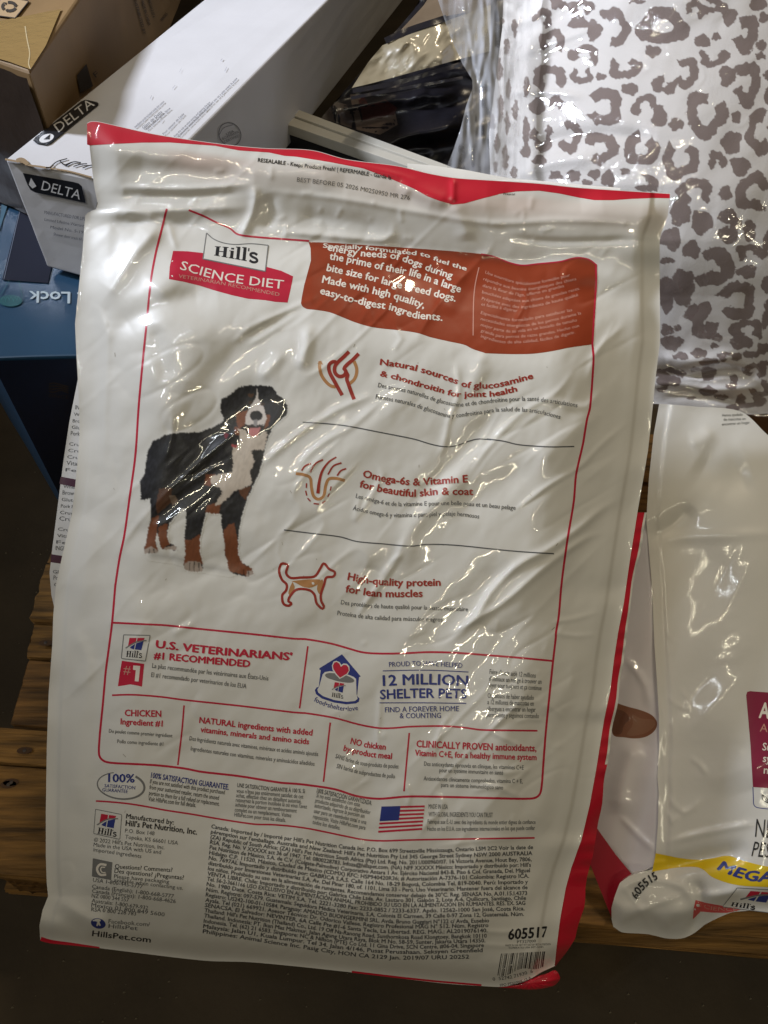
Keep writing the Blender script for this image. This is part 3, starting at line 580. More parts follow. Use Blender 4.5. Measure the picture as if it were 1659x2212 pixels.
# dog outline icon
fill(BAG, bag, C(z, [(175, 697), (240, 690), (310, 690), (298, 712), (262, 728), (225, 722), (200, 708)]), M_tan, name='muscle_icon', smooth=True)
fill(BAG, bag, C(z, [(180, 700), (190, 730), (172, 765), (160, 755), (168, 725)]), M_tan, name='muscle_icon', smooth=True)
fill(BAG, bag, C(z, [(300, 700), (322, 690), (318, 730), (308, 760), (294, 735)]), M_tan, name='muscle_icon', smooth=True)
ribbon(BAG, bag, C(z, [(150, 617), (128, 616), (117, 650), (130, 690), (152, 712), (150, 740), (132, 762), (136, 800), (158, 812), (176, 802), (160, 790), (168, 768), (200, 736), (255, 738), (282, 760), (292, 800), (318, 826), (326, 815), (314, 790), (312, 760), (328, 710), (338, 680), (370, 676), (377, 655), (350, 640), (326, 614), (308, 640), (282, 675), (220, 680), (172, 682), (150, 660), (158, 625), (150, 617)]), 5.4, M_rust, name='muscle_icon', off=.0006)

# ---- logo plates
def quad(q, a, b):
    q = np.array(q, float); return [tuple((1 - a_) * (1 - b_) * q[0] + a_ * (1 - b_) * q[1] + a_ * b_ * q[2] + (1 - a_) * b_ * q[3]) for a_, b_ in zip(a, b)]
def wordmark(surf, parent, q, m, off): merged(lambda: wordmark_(surf, parent, q, m, off))
def wordmark_(surf, parent, q, m, off):
    """serif word with stems; unit square mapped onto four corners"""
    def R_(x0, y0, x1, y1): fill(surf, parent, quad(q, [x0, x1, x1, x0], [y0, y0, y1, y1]), m, off=off, name='wordmark')
    for x in (0.03, 0.20): R_(x, .10, x + .075, 1.0); R_(x - .03, .08, x + .105, .15); R_(x - .03, .94, x + .105, 1.01)
    R_(.09, .50, .22, .58)
    R_(.36, .38, .43, 1.0); R_(.33, .94, .46, 1.01); R_(.33, .36, .43, .42); R_(.365, .12, .43, .26)
    for x in (.50, .64): R_(x, 0.02, x + .07, 1.0); R_(x - .03, .94, x + .10, 1.01); R_(x - .03, .0, x + .07, .07)
    R_(.745, .05, .775, .28)
    ribbon(surf, parent, quad(q, [.96, .90, .83, .81, .86, .94, .97, .93, .86, .80], [.47, .38, .40, .52, .64, .72, .86, .97, .99, .90]), 0.055 * math.dist(q[0], q[1]), m, off=off, name='wordmark', step=1.5)
def emblem(surf, parent, q, off):
    f = lambda a, b, m, o=0: fill(surf, parent, quad(q, a, b), m, off=off + o, name='emblem')
    f([.06, .50, .48, .02], [.0, .0, .44, .78], M_redink); f([.56, 1.0, .97, .54], [0, 0, .16, .36], M_redink)
    f([.20, .46, .43, .16], [.80, .52, 1.0, .92], M_blue); f([.52, .97, .92, .49], [.46, .26, 1.0, 1.0], M_blue)
    ribbon(surf, parent, quad(q, [-.12, .2, .55, 1.14], [.98, .62, .34, .20]), 0.07 * math.dist(q[0], q[1]), M_midgrey, off=off + .0002, name='emblem', step=2)
def plate(surf, parent, q, off, lw=2.0):
    fill(surf, parent, q, M_white, off=off, name='logo_plate')
    ribbon(surf, parent, [q[0], q[1], q[2], q[3], q[0]], lw, M_midgrey, off=off + .0002, name='logo_outline', smooth=False)

# top left logo: red swoosh plate with the white box over it
fill(BAG, bag, C(Y8, [(487, 750), (560, 752), (650, 762), (800, 790), (955, 830), (1030, 850), (1090, 878), (1078, 940), (1062, 1010), (1000, 1006), (950, 998), (860, 990), (780, 972), (700, 950), (620, 925), (540, 905), (466, 892), (470, 830)]), M_redink, name='logo_band', off=.0004)
lq = C(Y8, [(650, 672), (965, 720), (950, 853), (637, 790)])
fill(BAG, bag, C(Y8, [(655, 660), (690, 690), (740, 710), (800, 718), (880, 714), (965, 722), (950, 853), (637, 790)]), M_white, off=.0009, name='logo_plate')
ribbon(BAG, bag, C(Y8, [(655, 660), (690, 690), (740, 710), (800, 718), (880, 714), (965, 722)]), 2.2, M_midgrey, off=.0012, name='logo_outline')
ribbon(BAG, bag, C(Y8, [(965, 722), (950, 853), (637, 790), (655, 660)]), 2.4, M_midgrey, off=.0012, name='logo_outline', smooth=False)
wordmark(BAG, bag, C(Y8, [(698, 722), (922, 736), (915, 812), (692, 772)]), M_black, .0012)
T_('SCIENCE DIET', C(Y8, [(520, 842), (700, 893), (860, 920), (1040, 942)]), 19, M_pale, bold=0.008)
T_('VETERINARIAN RECOMMENDED', C(Y8, [(513, 884), (750, 924), (900, 955), (1020, 978)]), 7.5, M_pink, bold=0.004)

# ---- lower boxes
Rl = lambda z, pts, wd=4.2, **k: ribbon(BAG, bag, C(z, pts), wd, M_redink, name='box_line', **k)
ribbon(BAG, bag, C(Y1, [(615, 210), (700, 214), (780, 218), (900, 224), (1050, 240), (1200, 255), (1400, 275), (1600, 297)]) + C(Y2, [(150, 162), (280, 185), (380, 213), (440, 230), (500, 238), (600, 240), (700, 237), (800, 232), (900, 233), (1000, 238), (1150, 250), (1300, 262), (1490, 280)]), 4.2, M_redink, name='box_line')
ribbon(BAG, bag, C(Y1, [(610, 605), (690, 602), (760, 604), (880, 614), (1000, 630), (1300, 662), (1600, 698)]) + C(Y2, [(150, 565), (300, 590), (430, 625), (540, 645), (620, 645), (700, 638), (800, 635), (900, 635), (1000, 642), (1100, 655), (1250, 658), (1405, 660)]), 3.8, M_redink, name='box_line')
for z_, p in [(Y2, [(155, 200), (110, 538)]), (Y1, [(1002, 660), (990, 800), (968, 985)]), (Y2, [(277, 615), (240, 938)]), (Y2, [(707, 672), (678, 990)])]: Rl(z_, p, 3.6)
B_ = lambda z, s, pts, cap, m=None, bold=0.035, **k: T_(s, C(z, pts), cap * z[0], m or M_redink, bold=bold, **k)
S_ = lambda z, s, pts, cap=23, m=None, bold=0.012, name='small_print': T_(s, C(z, pts), cap * z[0], m or M_grey, bold=bold, small=True, name=name)
B_(Y1, "U.S. VETERINARIANS'", [(845, 345), (1200, 385), (1590, 415)], 40, bold=.05)
B_(Y1, '#1 RECOMMENDED', [(835, 405), (1100, 430), (1362, 452)], 36, bold=.05)
S_(Y1, 'La plus recommandée par les vétérinaires aux États-Unis', [(827, 455), (1100, 487), (1460, 525)], 25)
S_(Y1, 'El #1 recomendado por veterinarios de los EUA', [(822, 505), (1100, 537), (1340, 568)], 25)
plate(BAG, bag, C(Z12, [(335, 355), (1078, 370), (945, 1090), (270, 1020)]), .0004)
emblem(BAG, bag, C(Z12, [(470, 440), (925, 440), (865, 790), (440, 740)]), .0008)
wordmark(BAG, bag, C(Z12, [(420, 790), (870, 810), (850, 1000), (400, 970)]), M_black, .0008)
fill(BAG, bag, C(Z12, [(285, 1080), (912, 1170), (850, 1810), (700, 1775), (520, 1745), (350, 1775), (172, 1800), (220, 1450)]), M_redink, name='ribbon_badge')
T_('#', C(Z12, [(320, 1440), (520, 1460)]), 19, M_pink, bold=0.0)
fill(BAG, bag, C(Z12, [(605, 1215), (800, 1228), (755, 1665), (645, 1655), (675, 1345), (595, 1335)]), M_pale, off=.0008, name='badge_numeral')
B_(Y1, 'CHICKEN', [(678, 717), (878, 723)], 34); B_(Y1, 'Ingredient #1', [(655, 763), (885, 775)], 32)
S_(Y1, 'Du poulet comme premier ingrédient', [(592, 808), (938, 835)], 20); S_(Y1, 'Pollo como ingrediente #1', [(638, 865), (888, 880)], 20)
B_(Y1, 'NATURAL ingredients with added', [(1083, 755), (1300, 780), (1500, 803), (1700, 824)], 32); B_(Y1, 'vitamins, minerals and amino acids', [(1090, 805), (1400, 842), (1682, 872)], 30)
S_(Y1, 'Des ingrédients naturels avec vitamines, minéraux et acides aminés ajoutés', [(1030, 850), (1350, 893), (1731, 936)], 23)
S_(Y1, 'Ingredientes naturales con vitaminas, minerales y aminoácidos añadidos', [(1037, 905), (1350, 948), (1711, 989)], 23)
B_(Y2, 'NO chicken', [(385, 730), (480, 752), (578, 764)], 33); B_(Y2, 'by-product meal', [(347, 768), (480, 800), (612, 814)], 32)
S_(Y2, 'SANS farine de sous-produits de poulet', [(303, 808), (450, 848), (648, 866)], 24); S_(Y2, 'SIN harina de subproductos de pollo', [(310, 862), (450, 898), (628, 920)], 24)
B_(Y2, 'CLINICALLY PROVEN antioxidants,', [(745, 748), (1050, 762), (1400, 772)], 36); B_(Y2, 'Vitamin C+E, for a healthy immune system', [(737, 795), (1000, 808), (1400, 820)], 32)
S_(Y2, 'Des antioxydants éprouvés en clinique, les vitamines C+E', [(787, 850), (1050, 862), (1330, 872)]); S_(Y2, 'pour un système immunitaire en santé', [(870, 885), (1218, 900)])
S_(Y2, 'Antioxidantes clínicamente comprobados, vitamina C + E,', [(785, 930), (1050, 940), (1325, 946)]); S_(Y2, 'para un sistema inmunológico sano', [(880, 965), (1218, 980)])
B_(Y2, 'PROUD TO HAVE HELPED', [(597, 312), (800, 306), (996, 318)], 26, M_blue, .012)
ribbon(BAG, bag, C(Y2, [(563, 334), (800, 330), (1030, 340)]), 2.0, M_blue, name='rule'); ribbon(BAG, bag, C(Y2, [(545, 508), (800, 508), (1017, 511)]), 2.0, M_blue, name='rule')
B_(Y2, '12 MILLION', [(563, 415), (800, 407), (1027, 417)], 56, M_blue, .03); B_(Y2, 'SHELTER PETS', [(548, 488), (780, 480), (1020, 484)], 50, M_blue, .03)
B_(Y2, 'FIND A FOREVER HOME', [(575, 560), (780, 555), (978, 553)], 28, M_blue, .012); B_(Y2, '& COUNTING', [(655, 592), (880, 590)], 28, M_blue, .012)
for s, p in [("Fière d'avoir aidé 12 millions", [(1143, 350), (1395, 372)]), ("d'animaux en refuge à trouver un", [(1140, 388), (1427, 405)]), ('foyer pour toujours et ça continue', [(1138, 422), (1427, 440)]), ('Orgullosos de haber ayudado', [(1133, 480), (1385, 492)]), ('a 12 millones de mascotas en', [(1132, 515), (1385, 524)]), ('albergues a encontrar un hogar', [(1130, 552), (1395, 557)]), ('permanente y seguimos contando', [(1127, 585), (1413, 592)])]:
    S_(Y2, s, p, 26)
# shelter badge
fz = lambda pts, m, o, **k: fill(BAG, bag, C(Z11, pts), m, off=o, name='shelter_badge', **k)
fz([(955, 215), (1555, 925), (1545, 950), (1505, 940), (1440, 1560), (1520, 1640), (1500, 1740), (1400, 1800), (1100, 1830), (700, 1770), (300, 1640), (120, 1500), (80, 1370), (130, 1290), (205, 1260), (270, 715), (230, 715), (225, 665)], M_blue, .0004)
fz([(400, 790), (560, 760), (800, 780), (1100, 850), (1330, 940), (1410, 1010), (1425, 1500), (1460, 1650), (1380, 1720), (1100, 1750), (700, 1690), (350, 1570), (190, 1450), (160, 1360), (220, 1250), (330, 870)], M_white, .0007)
fz([(400, 880), (470, 830), (640, 820), (900, 860), (1150, 920), (1340, 1030), (1350, 1100), (1200, 1135), (900, 1100), (600, 1020), (450, 960)], M_midgrey, .0010, smooth=True)
fz([(880, 1010), (760, 880), (650, 720), (630, 580), (680, 450), (780, 425), (880, 470), (935, 560), (1000, 510), (1110, 520), (1190, 600), (1200, 740), (1140, 860), (1000, 950)], M_white, .0013)
fz([(890, 970), (770, 840), (680, 690), (660, 580), (710, 480), (790, 460), (870, 520), (920, 620), (1000, 555), (1100, 560), (1160, 640), (1175, 740), (1110, 840), (990, 910)], M_redink, .0016)
emblem(BAG, bag, C(Z11, [(700, 1110), (1030, 1160), (1000, 1460), (670, 1370)]), .0011)
wordmark(BAG, bag, C(Z11, [(640, 1440), (1000, 1490), (1000, 1650), (620, 1580)]), M_black, .0011)
T_('food•shelter•love', C(Z11, [(40, 1720), (300, 1850), (600, 1950), (900, 2020), (1200, 2050), (1480, 2010)]), 10.5, M_blue, bold=.012)

# ---- guarantee strip
el = [(658 + 128 * math.cos(a), 268 + 8 * math.cos(a) * 1.2 + 72 * math.sin(a)) for a in np.linspace(-0.9, 4.4, 40)]
ribbon(BAG, bag, C(Y5, el), 5.0, M_midgrey, name='guarantee_badge', w2=2.0)
B_(Y5, '100%', [(588, 247), (733, 250)], 44, M_blue, .03); B_(Y5, 'SATISFACTION', [(568, 276), (735, 288)], 18, M_blue, .01); B_(Y5, 'GUARANTEE', [(556, 298), (695, 308)], 18, M_blue, .01)
B_(Y5, '100% SATISFACTION GUARANTEE.', [(820, 224), (1030, 258), (1245, 290)], 29, M_blue, .03)
g = 'guarantee_print'
for s, p in [('If you are not satisfied with this product purchased', [(815, 255), (1222, 315)]), ('from your authorized retailer, return the unused', [(812, 286), (1190, 345)]), ('portion to them for a full refund or replacement.', [(810, 318), (1193, 378)]), ('Visit HillsPet.com for full details.', [(806, 350), (1065, 385)])]: S_(Y5, s, p, 24, M_black, name=g)
B_(Y5, 'UNE SATISFACTION GARANTIE À 100 %. Si', [(1290, 275), (1480, 296), (1659, 308)], 22, M_grey, .02)
for s, p in [("vous n'êtes pas entièrement satisfait de cet", [(1287, 305), (1650, 338)]), ('achat, effectué chez un détaillant autorisé,', [(1285, 330), (1640, 364)]), ("retournez la portion inutilisée là où vous l'avez", [(1283, 355), (1670, 392)]), ('achetée pour obtenir un remboursement', [(1280, 380), (1614, 415)]), ('complet ou un remplacement. Visitez', [(1277, 408), (1585, 440)]), ('HillsPet.com pour tous les détails.', [(1275, 435), (1555, 466)])]: S_(Y5, s, p, 22, name=g)
B_(Y6, '100% SATISFACCIÓN GARANTIZADA.', [(340, 305), (500, 342), (640, 374)], 24, M_grey, .02)
for s, p in [('Si no está satisfecho con este', [(338, 330), (575, 382)]), ('producto adquirido de su distribuidor', [(332, 358), (632, 424)]), ('autorizado, regrese la porción sin', [(328, 385), (600, 444)]), ('usar para un reembolso total o una', [(325, 415), (610, 478)]), ('reposición. Visite HillsPet.com para', [(320, 445), (605, 508)]), ('todos los detalles.', [(317, 475), (468, 508)])]: S_(Y6, s, p, 23, name=g)
fq = C(Y6, [(694, 381), (930, 375), (915, 508), (676, 524)])
fill(BAG, bag, fq, M_white, name='flag_field', off=.0004)
for k in range(7):
    b0, b1 = (2 * k) / 13, (2 * k + 1) / 13
    ribbon(BAG, bag, quad(fq, [0, .33, .66, 1], [(b0 + b1) / 2] * 4), 10.8 * Y6[0], M_redink, name='flag_stripe', off=.0007)
fill(BAG, bag, quad(fq, [0, .44, .44, 0], [0, 0, .56, .56]), M_blue, name='flag_canton', off=.0010)
S_(Y6, 'MADE IN USA', [(950, 392), (1055, 395)], 25, bold=.01); S_(Y6, 'WITH GLOBAL INGREDIENTS YOU CAN TRUST', [(950, 435), (1300, 440)], 25, bold=.01)
S_(Y6, 'Fabriqué aux É.-U. avec des ingrédients du monde entier dignes de confiance', [(945, 474), (1240, 478), (1533, 476)], 23); S_(Y6, 'Hecho en los E.U.A. con ingredientes internacionales en los que puede confiar', [(943, 513), (1240, 513), (1530, 508)], 23)
ribbon(BAG, bag, C(Y5, [(522, 351), (600, 356), (700, 366), (800, 382), (900, 401), (1050, 424), (1200, 450)]) + C(Y6, [(0, 477), (100, 480), (200, 488), (300, 502), (400, 522), (500, 543), (600, 562), (700, 568), (800, 565), (900, 562), (1200, 557), (1528, 552)]), 3.6, M_redink, name='box_line')

# ---- maker's block, lower left
plate(BAG, bag, C(Y5, [(520, 396), (663, 425), (652, 560), (510, 528)]), .0004, 1.6)
emblem(BAG, bag, C(Y5, [(545, 420), (632, 432), (626, 500), (538, 485)]), .0008)
wordmark(BAG, bag, C(Y5, [(537, 492), (640, 510), (634, 546), (530, 528)]), M_black, .0008)
n_ = 'maker_print'
S_(Y5, 'Manufactured by:', [(685, 445), (945, 480)], 26, M_black, .02, n_); S_(Y5, "Hill's Pet Nutrition, Inc.", [(682, 485), (880, 508), (1072, 534)], 30, M_black, .03, n_)
for s, p in [('P.O. Box 148', [(680, 522), (840, 538)]), ('Topeka, KS 66601 USA', [(680, 555), (968, 590)]), ("© 2022 Hill's Pet Nutrition, Inc.", [(510, 572), (895, 614)]), ('Made in the USA with US and', [(508, 598), (875, 640)]), ('imported ingredients', [(507, 625), (768, 662)]),
             ('Please have packaging', [(620, 770), (920, 800)]), ('available when contacting us.', [(620, 790), (995, 835)]), ('USA 1-800-445-5777', [(505, 790), (775, 828)]), ('Canada (English): 1-800-668-5777', [(500, 826), (945, 880)]), ('Canada (Français): 1-800-668-4626', [(500, 850), (955, 908)]),
             ('NZ 0800 344 557', [(498, 876), (700, 900)]), ('Australia: 1-800-679-932', [(498, 902), (805, 944)]), ('Mexico 01 800 849 5600', [(496, 926), (895, 980)]), ('RSA 0 800 228 783', [(496, 950), (740, 975)])]: S_(Y5, s, p, 21, M_grey, .004, n_)
S_(Y5, 'Questions? Comments?', [(625, 718), (938, 738)], 24, M_black, .012, n_); S_(Y5, 'Des questions? ¿Preguntas?', [(622, 742), (1000, 780)], 24, M_black, .012, n_)
fill(BAG, bag, C(Y5, [(505, 662), (612, 685), (605, 782), (500, 762)]), M_midgrey, name='phone_tile')
ribbon(BAG, bag, C(Y5, [(580, 700), (545, 696), (528, 722), (545, 752), (578, 752)]), 5, M_pale, name='phone_tile', off=.0008); ribbon(BAG, bag, C(Y5, [(572, 712), (552, 712), (548, 726), (556, 740), (574, 740)]), 2.4, M_pale, name='phone_tile', off=.0008)
fill(BAG, bag, C(Y5, [(535 + 40 * math.cos(a), 1018 + 5 * math.cos(a) + 28 * math.sin(a)) for a in np.linspace(0, 2 * math.pi, 28)[:-1]]), M_blue, name='round_badge')
ribbon(BAG, bag, C(Y5, [(528, 1032), (535, 1008), (545, 1030)]), 3, M_pale, name='round_badge', off=.0008)
S_(Y5, 'Facebook.com/', [(590, 1016), (815, 1034)], 22, M_grey, .004, n_); S_(Y5, 'HillsPet', [(590, 1042), (748, 1055)], 22, M_grey, .004, n_); B_(Y5, 'HillsPet.com', [(500, 1086), (820, 1122)], 30, M_black, .02)

# ---- importers' block
para = ["Canada: Imported by / Importé par Hill's Pet Nutrition Canada Inc. P.O. Box 699 Streetsville Mississauga, Ontario L5M 2C2 Voir la date de",
"péremption sur l'emballage. Australia and New Zealand: Hill's Pet Nutrition Pty Ltd 345 George Street Sydney NSW 2000 AUSTRALIA",
"(ZA) Republic of South Africa: (ZA) Hill's Pet Nutrition South Africa (Pty) Ltd. Reg. No. 2011/000960/07. 16 Victoria Avenue, Hout Bay, 7806,",
"RSA. Reg. No. V XXXXX act 36 of 1947. Tel: 0800228783. Infoza@hillspet.com. (NA) NFF XXXXX México: Importado y distribuido por: Hill's",
"Pet Nutrition de México, S.A. de C.V. (Colgate-Palmolive) Corporativo Antara 1 Av. Ejército Nacional 843-B. Piso 6 Col. Granada, Del. Miguel",
"Hidalgo C.P. 11520, México, Ciudad de Mexico (CDMX) RFC: HSP940420R36; # Autorización A-7376-101 Colombia: Registro ICA.",
"No. 7697AL Importado y distribuido por: GABRICA S.A.S. Calle 164 No. 18-29 Bogotá, Colombia Tel. 819-0040. Perú: Importado y",
"distribuido por Inversiones Veterinarias S.A. Av. Del Pinar 180, of. 1101, Lima 33 - Perú. Uso Veterinario. Mantener fuera del alcance de",
"los niños. Prohibido su uso en la alimentación de rumiantes. Recomendamos conservar debajo de 30°C. Reg. SENASA No. A.01.15.I.4373",
"VENTA LIBRE. Chile: Importado y distribuido por: Gabrica Chile Ltda. Av. Lautaro 301, Galpón 2, Lote A-6, Quilicura, Santiago, Chile",
"Tel. 56-2-3661166 USO EXCLUSIVO EN ALIMENTACIÓN ANIMAL, PROHIBIDO SU USO EN LA ALIMENTACIÓN EN RUMIANTES. RES. EX. SAG",
"No. 1980 Date. Costa Rica: VETIM S.A. Tel. 2221-3280 Fax: 2233-0852 / 2233-6337. Apdo. 12562-1000 San José, Costa Rica.",
"Núm. Registro: 097-579. Guatemala: Seguidora Médica Veterinaria, S.A. Colonia El Carmen, 39 Calle 0-97 Zona 12, Guatemala. Núm.",
"Registro: US242-100-01-10584. Paraguay: AMADEO BUONGERMINI SRL. Avda. Bruno Guggiari N°122 c/ Avda. Eusebio",
"Ayala. Tel (021) 669921. Asesor Técnico: Dr. Odorico Vallese. Registro Profesional MAG N° 512. Núm. Registro",
"SENACSA. El Salvador: NEVINTER, 6A Calle Pte #1-6 Santa Tecla, La Libertad. REG. MAG.: AL2019076140.",
"Thailand: Hill's Pet Nutrition (Thailand) Co., Ltd. 19 Off Na-Ranong Road, Sunthornkosa Road Klongtoey, Bangkok 10110",
"Thailand. Indonesia: PT. Ikan Mas Makmur, Jalan Agung Utara Raya, Blok M No. 58-59, Sunter, Jakarta Utara 14350.",
"Indonesia. Tel. (62) 21 6583. Singapore: NC & Nillson (PTE) Co Ltd. 11 Gina Drive, SCN Centre, #06-04, Singapore",
"Malaysia: Jalan U1, Kuala Lumpur. Tel 34. Jalan 4/146, Pusat Perusahaan. Seksyen Greenfield",
"Philippines: Animal Science Inc. Pasig City, HON CA 2129 Jan. 2019/07 URU 20252"]
ry = [612, 645, 678, 708, 738, 768, 800, 830, 862, 888, 915, 945, 975, 1012, 1037, 1066, 1095, 1120, 1145, 1172, 1208]
rx = [1520, 1516, 1512, 1508, 1503, 1498, 1492, 1490, 1488, 1482, 1478, 1474, 1470, 1280, 1277, 1272, 1268, 1260, 1252, 1245, 1172]
sh = [(-234, 0), (0, 42), (200, 68), (400, 100), (560, 122), (700, 130), (850, 134), (1100, 126), (1300, 119), (1520, 112)]
sx = np.array([a for a, b in sh], float); sy = np.array([b for a, b in sh], float)
for i, s in enumerate(para):
    ly = 498 + 28.6 * i; lx_ = -234 - 2.3 * i
    xs = np.linspace(lx_, rx[i], 9); base = np.interp(xs, sx, sy); f = (xs - lx_) / (1520 - lx_)
    full_r = ry[i] if rx[i] > 1400 else ry[i] + (1520 - rx[i]) * -0.02
    yy_ = ly + base + f * (full_r - 112 - ly) * 1.0 - 0
    T_(s, C(Y6, list(zip(xs, yy_))), 21 * Y6[0], M_grey, bold=0.028, small=True, name='importer_print')

# ---- number and bar code
B_(Y6, '605517', [(1382, 1106), (1490, 1098), (1600, 1090)], 55, M_black, .035, shear=.15)
S_(Y6, 'PT327000', [(1433, 1126), (1535, 1120)], 15, M_grey, .004); S_(Y6, 'MADE IN USA NET WT DIST BY PET NUTRITION', [(1370, 1143), (1490, 1140), (1615, 1136)], 11, M_grey, .0, 'small_print'); S_(Y6, 'TOPEKA KS USA PET.COM', [(1385, 1156), (1575, 1150)], 9, M_grey)
bq = C(Y6, [(1345, 1182), (1585, 1170), (1575, 1250), (1325, 1300)]); rnd = random.Random(5); x = 0.0; bars = []
while x < 1:
    wd = rnd.choice([1, 1, 2, 3]) / 95; bars.append((x, min(1, x + wd))); x += wd + rnd.choice([1, 1, 2, 3]) / 95
for a, b in bars:
    m_ = (a + b) / 2; lo = 1.0 + (0.10 * math.sin(m_ * 9))
    fill(BAG, bag, quad(bq, [a, b, b, a], [0, 0, lo, lo]), M_black, name='barcode_bar')
S_(Y6, '0  52742 71930  6', [(1300, 1330), (1400, 1318), (1520, 1285)], 18, M_grey); S_(Y6, 'FPO PT327000 12 A', [(1340, 1362), (1440, 1345), (1510, 1318)], 14, M_grey)

# ---- small scuffs from handling
M_scf = film('scuff', (0.42, 0.39, 0.34)); rnd = random.Random(12)
for k in range(26):
    x, y = rnd.uniform(240, 1280), rnd.uniform(720, 1980)
    a = rnd.uniform(.6, 2.4); l = rnd.uniform(2, 9); ribbon(BAG, bag, [(x, y), (x + l * math.cos(a), y - l * math.sin(a))], rnd.uniform(.7, 1.6), M_scf, name='scuff_mark', smooth=False, off=.0005)

# ---- header print
T_('RESEALABLE - Keeps Product Fresh! | REFERMABLE - Garde la', C(Y8, [(912, 302), (1050, 318), (1150, 332), (1330, 352), (1480, 374), (1582, 392)]), 8.2, M_black, bold=.025, small=False)
T_('BEST BEFORE 05 2026 M0250950 MR 276', C(Z2, [(405, 1078), (640, 1106), (780, 1132), (940, 1165), (1075, 1188)]), 9.4, M_stamp, bold=0)
S_(Z3, 'Frescor', [(122, 1133), (190, 1134)], 14, M_black, .01, 'header_print')

# ---- printed dog (a painted patch, colour per vertex)
st = 1.6; gx = np.arange(296, 640, st); gy = np.arange(826, 1262, st); PX, PY = np.meshgrid(gx, gy)
def tr(P): return C(Z9, P)
jx = PX + 1.0 * vnoise(PX / 5, PY / 3, 21) + 0.8 * vnoise(PX / 2, PY / 2, 22); jy = PY + 1.2 * vnoise(PX / 3, PY / 6, 23) + 0.8 * vnoise(PX / 2, PY / 2, 24)
body = [(860, 290), (875, 230), (960, 190), (1040, 115), (1150, 95), (1300, 95), (1390, 110), (1430, 180), (1500, 230), (1540, 310), (1530, 390), (1460, 450), (1400, 500), (1350, 600), (1315, 720), (1290, 830), (1250, 980), (1180, 1130), (1130, 1240), (1090, 1370), (1060, 1500), (1040, 1640), (1040, 1780), (1080, 1880), (1180, 1930), (1190, 1990), (1140, 2020), (1010, 2000), (945, 1950), (930, 1850), (905, 1800), (900, 1650), (870, 1500), (870, 1390), (830, 1390), (720, 1370), (690, 1480), (660, 1640), (655, 1760), (685, 1880), (680, 1960), (600, 1975), (500, 1945), (490, 1890), (510, 1790), (500, 1640), (515, 1480), (520, 1340), (470, 1330), (420, 1400), (350, 1480), (325, 1600), (350, 1680), (420, 1720), (420, 1750), (290, 1750), (260, 1720), (240, 1620), (225, 1570), (210, 1650), (240, 1770), (180, 1790), (100, 1780), (90, 1740), (115, 1680), (130, 1560), (165, 1420), (155, 1230), (110, 1245), (62, 1250), (60, 1190), (55, 1070), (95, 1000), (115, 880), (130, 760), (180, 660), (300, 595), (450, 570), (650, 565), (800, 510), (890, 455), (900, 420), (865, 370)]
mask = pip(jx, jy, tr(body)); dogc = np.zeros(PX.shape + (3,)); base_w = np.array([0.77, 0.755, 0.715])
dogc[:] = base_w
fur = 0.5 + 0.5 * vnoise(PX / 3 + PY / 9, PY / 7, 31) * 0.8
def paint(poly, col, var=0.35, jit=1.0):
    m = pip(PX + (jx - PX) * jit, PY + (jy - PY) * jit, tr(poly)) & mask; dogc[m] = np.array(col) * (1 - var / 2 + var * fur[m][:, None])
dogc[mask] = np.array([0.014, 0.014, 0.018]) * (0.5 + 1.6 * fur[mask][:, None]**2)
TAN = (0.20, 0.062, 0.024); WH = (0.62, 0.54, 0.46)
paint([(480, 1640), (560, 1650), (660, 1590), (665, 1780), (690, 1890), (480, 1900)], TAN); paint([(940, 1500), (1000, 1480), (1035, 1650), (1045, 1780), (1090, 1890), (1200, 1940), (1190, 2020), (940, 1960), (890, 1700), (895, 1560)], TAN)
paint([(175, 1430), (245, 1400), (222, 1560), (215, 1680), (250, 1780), (85, 1790), (125, 1560)], TAN); paint([(240, 1520), (335, 1480), (325, 1600), (355, 1690), (270, 1750), (235, 1620)], TAN)
paint([(250, 1130), (370, 1120), (380, 1260), (300, 1330), (230, 1390), (210, 1300)], (0.10, 0.04, 0.02)); paint([(350, 1200), (410, 1200), (440, 1260), (380, 1310)], (0.22, 0.16, 0.12))
paint([(1020, 370), (1135, 345), (1110, 500), (1040, 530), (1020, 450)], TAN); paint([(1320, 380), (1370, 400), (1340, 510), (1300, 540)], TAN); paint([(1140, 180), (1200, 175), (1190, 220), (1140, 215)], (0.07, 0.03, 0.015))
paint([(720, 990), (810, 990), (760, 1120), (700, 1090)], TAN); paint([(720, 1310), (870, 1250), (850, 1390), (710, 1380)], TAN); paint([(1040, 1130), (1170, 1110), (1120, 1250), (1060, 1200)], (0.12, 0.045, 0.02))
paint([(1000, 520), (1060, 500), (1060, 600), (1010, 590)], TAN)
paint([(985, 720), (1060, 660), (1050, 560), (1030, 530), (1110, 540), (1140, 590), (1250, 600), (1300, 540), (1335, 590), (1305, 745), (1170, 745), (1205, 860), (1160, 960), (1180, 1090), (1110, 1120), (1000, 1160), (870, 1290), (800, 1300), (880, 1170), (860, 1130), (770, 1080), (760, 1010), (990, 960), (985, 850)], WH, .25, 1.4)
paint([(1235, 110), (1242, 230), (1300, 320), (1328, 430), (1300, 500), (1200, 515), (1110, 480), (1120, 400), (1160, 310), (1220, 220)], (0.70, 0.64, 0.60), .15, .4)
paint([(1120, 490), (1290, 490), (1275, 540), (1240, 600), (1180, 610), (1135, 560)], (0.03, 0.02, 0.02), .2, .3)
paint([(1135, 530), (1200, 522), (1265, 520), (1240, 600), (1180, 612), (1150, 580)], (0.55, 0.20, 0.20), .1, .3)
nose = [(1222 + 64 * math.cos(a), 402 + 54 * math.sin(a)) for a in np.linspace(0, 6.28, 20)]; paint(nose, (0.012, 0.01, 0.012), .2, .2)
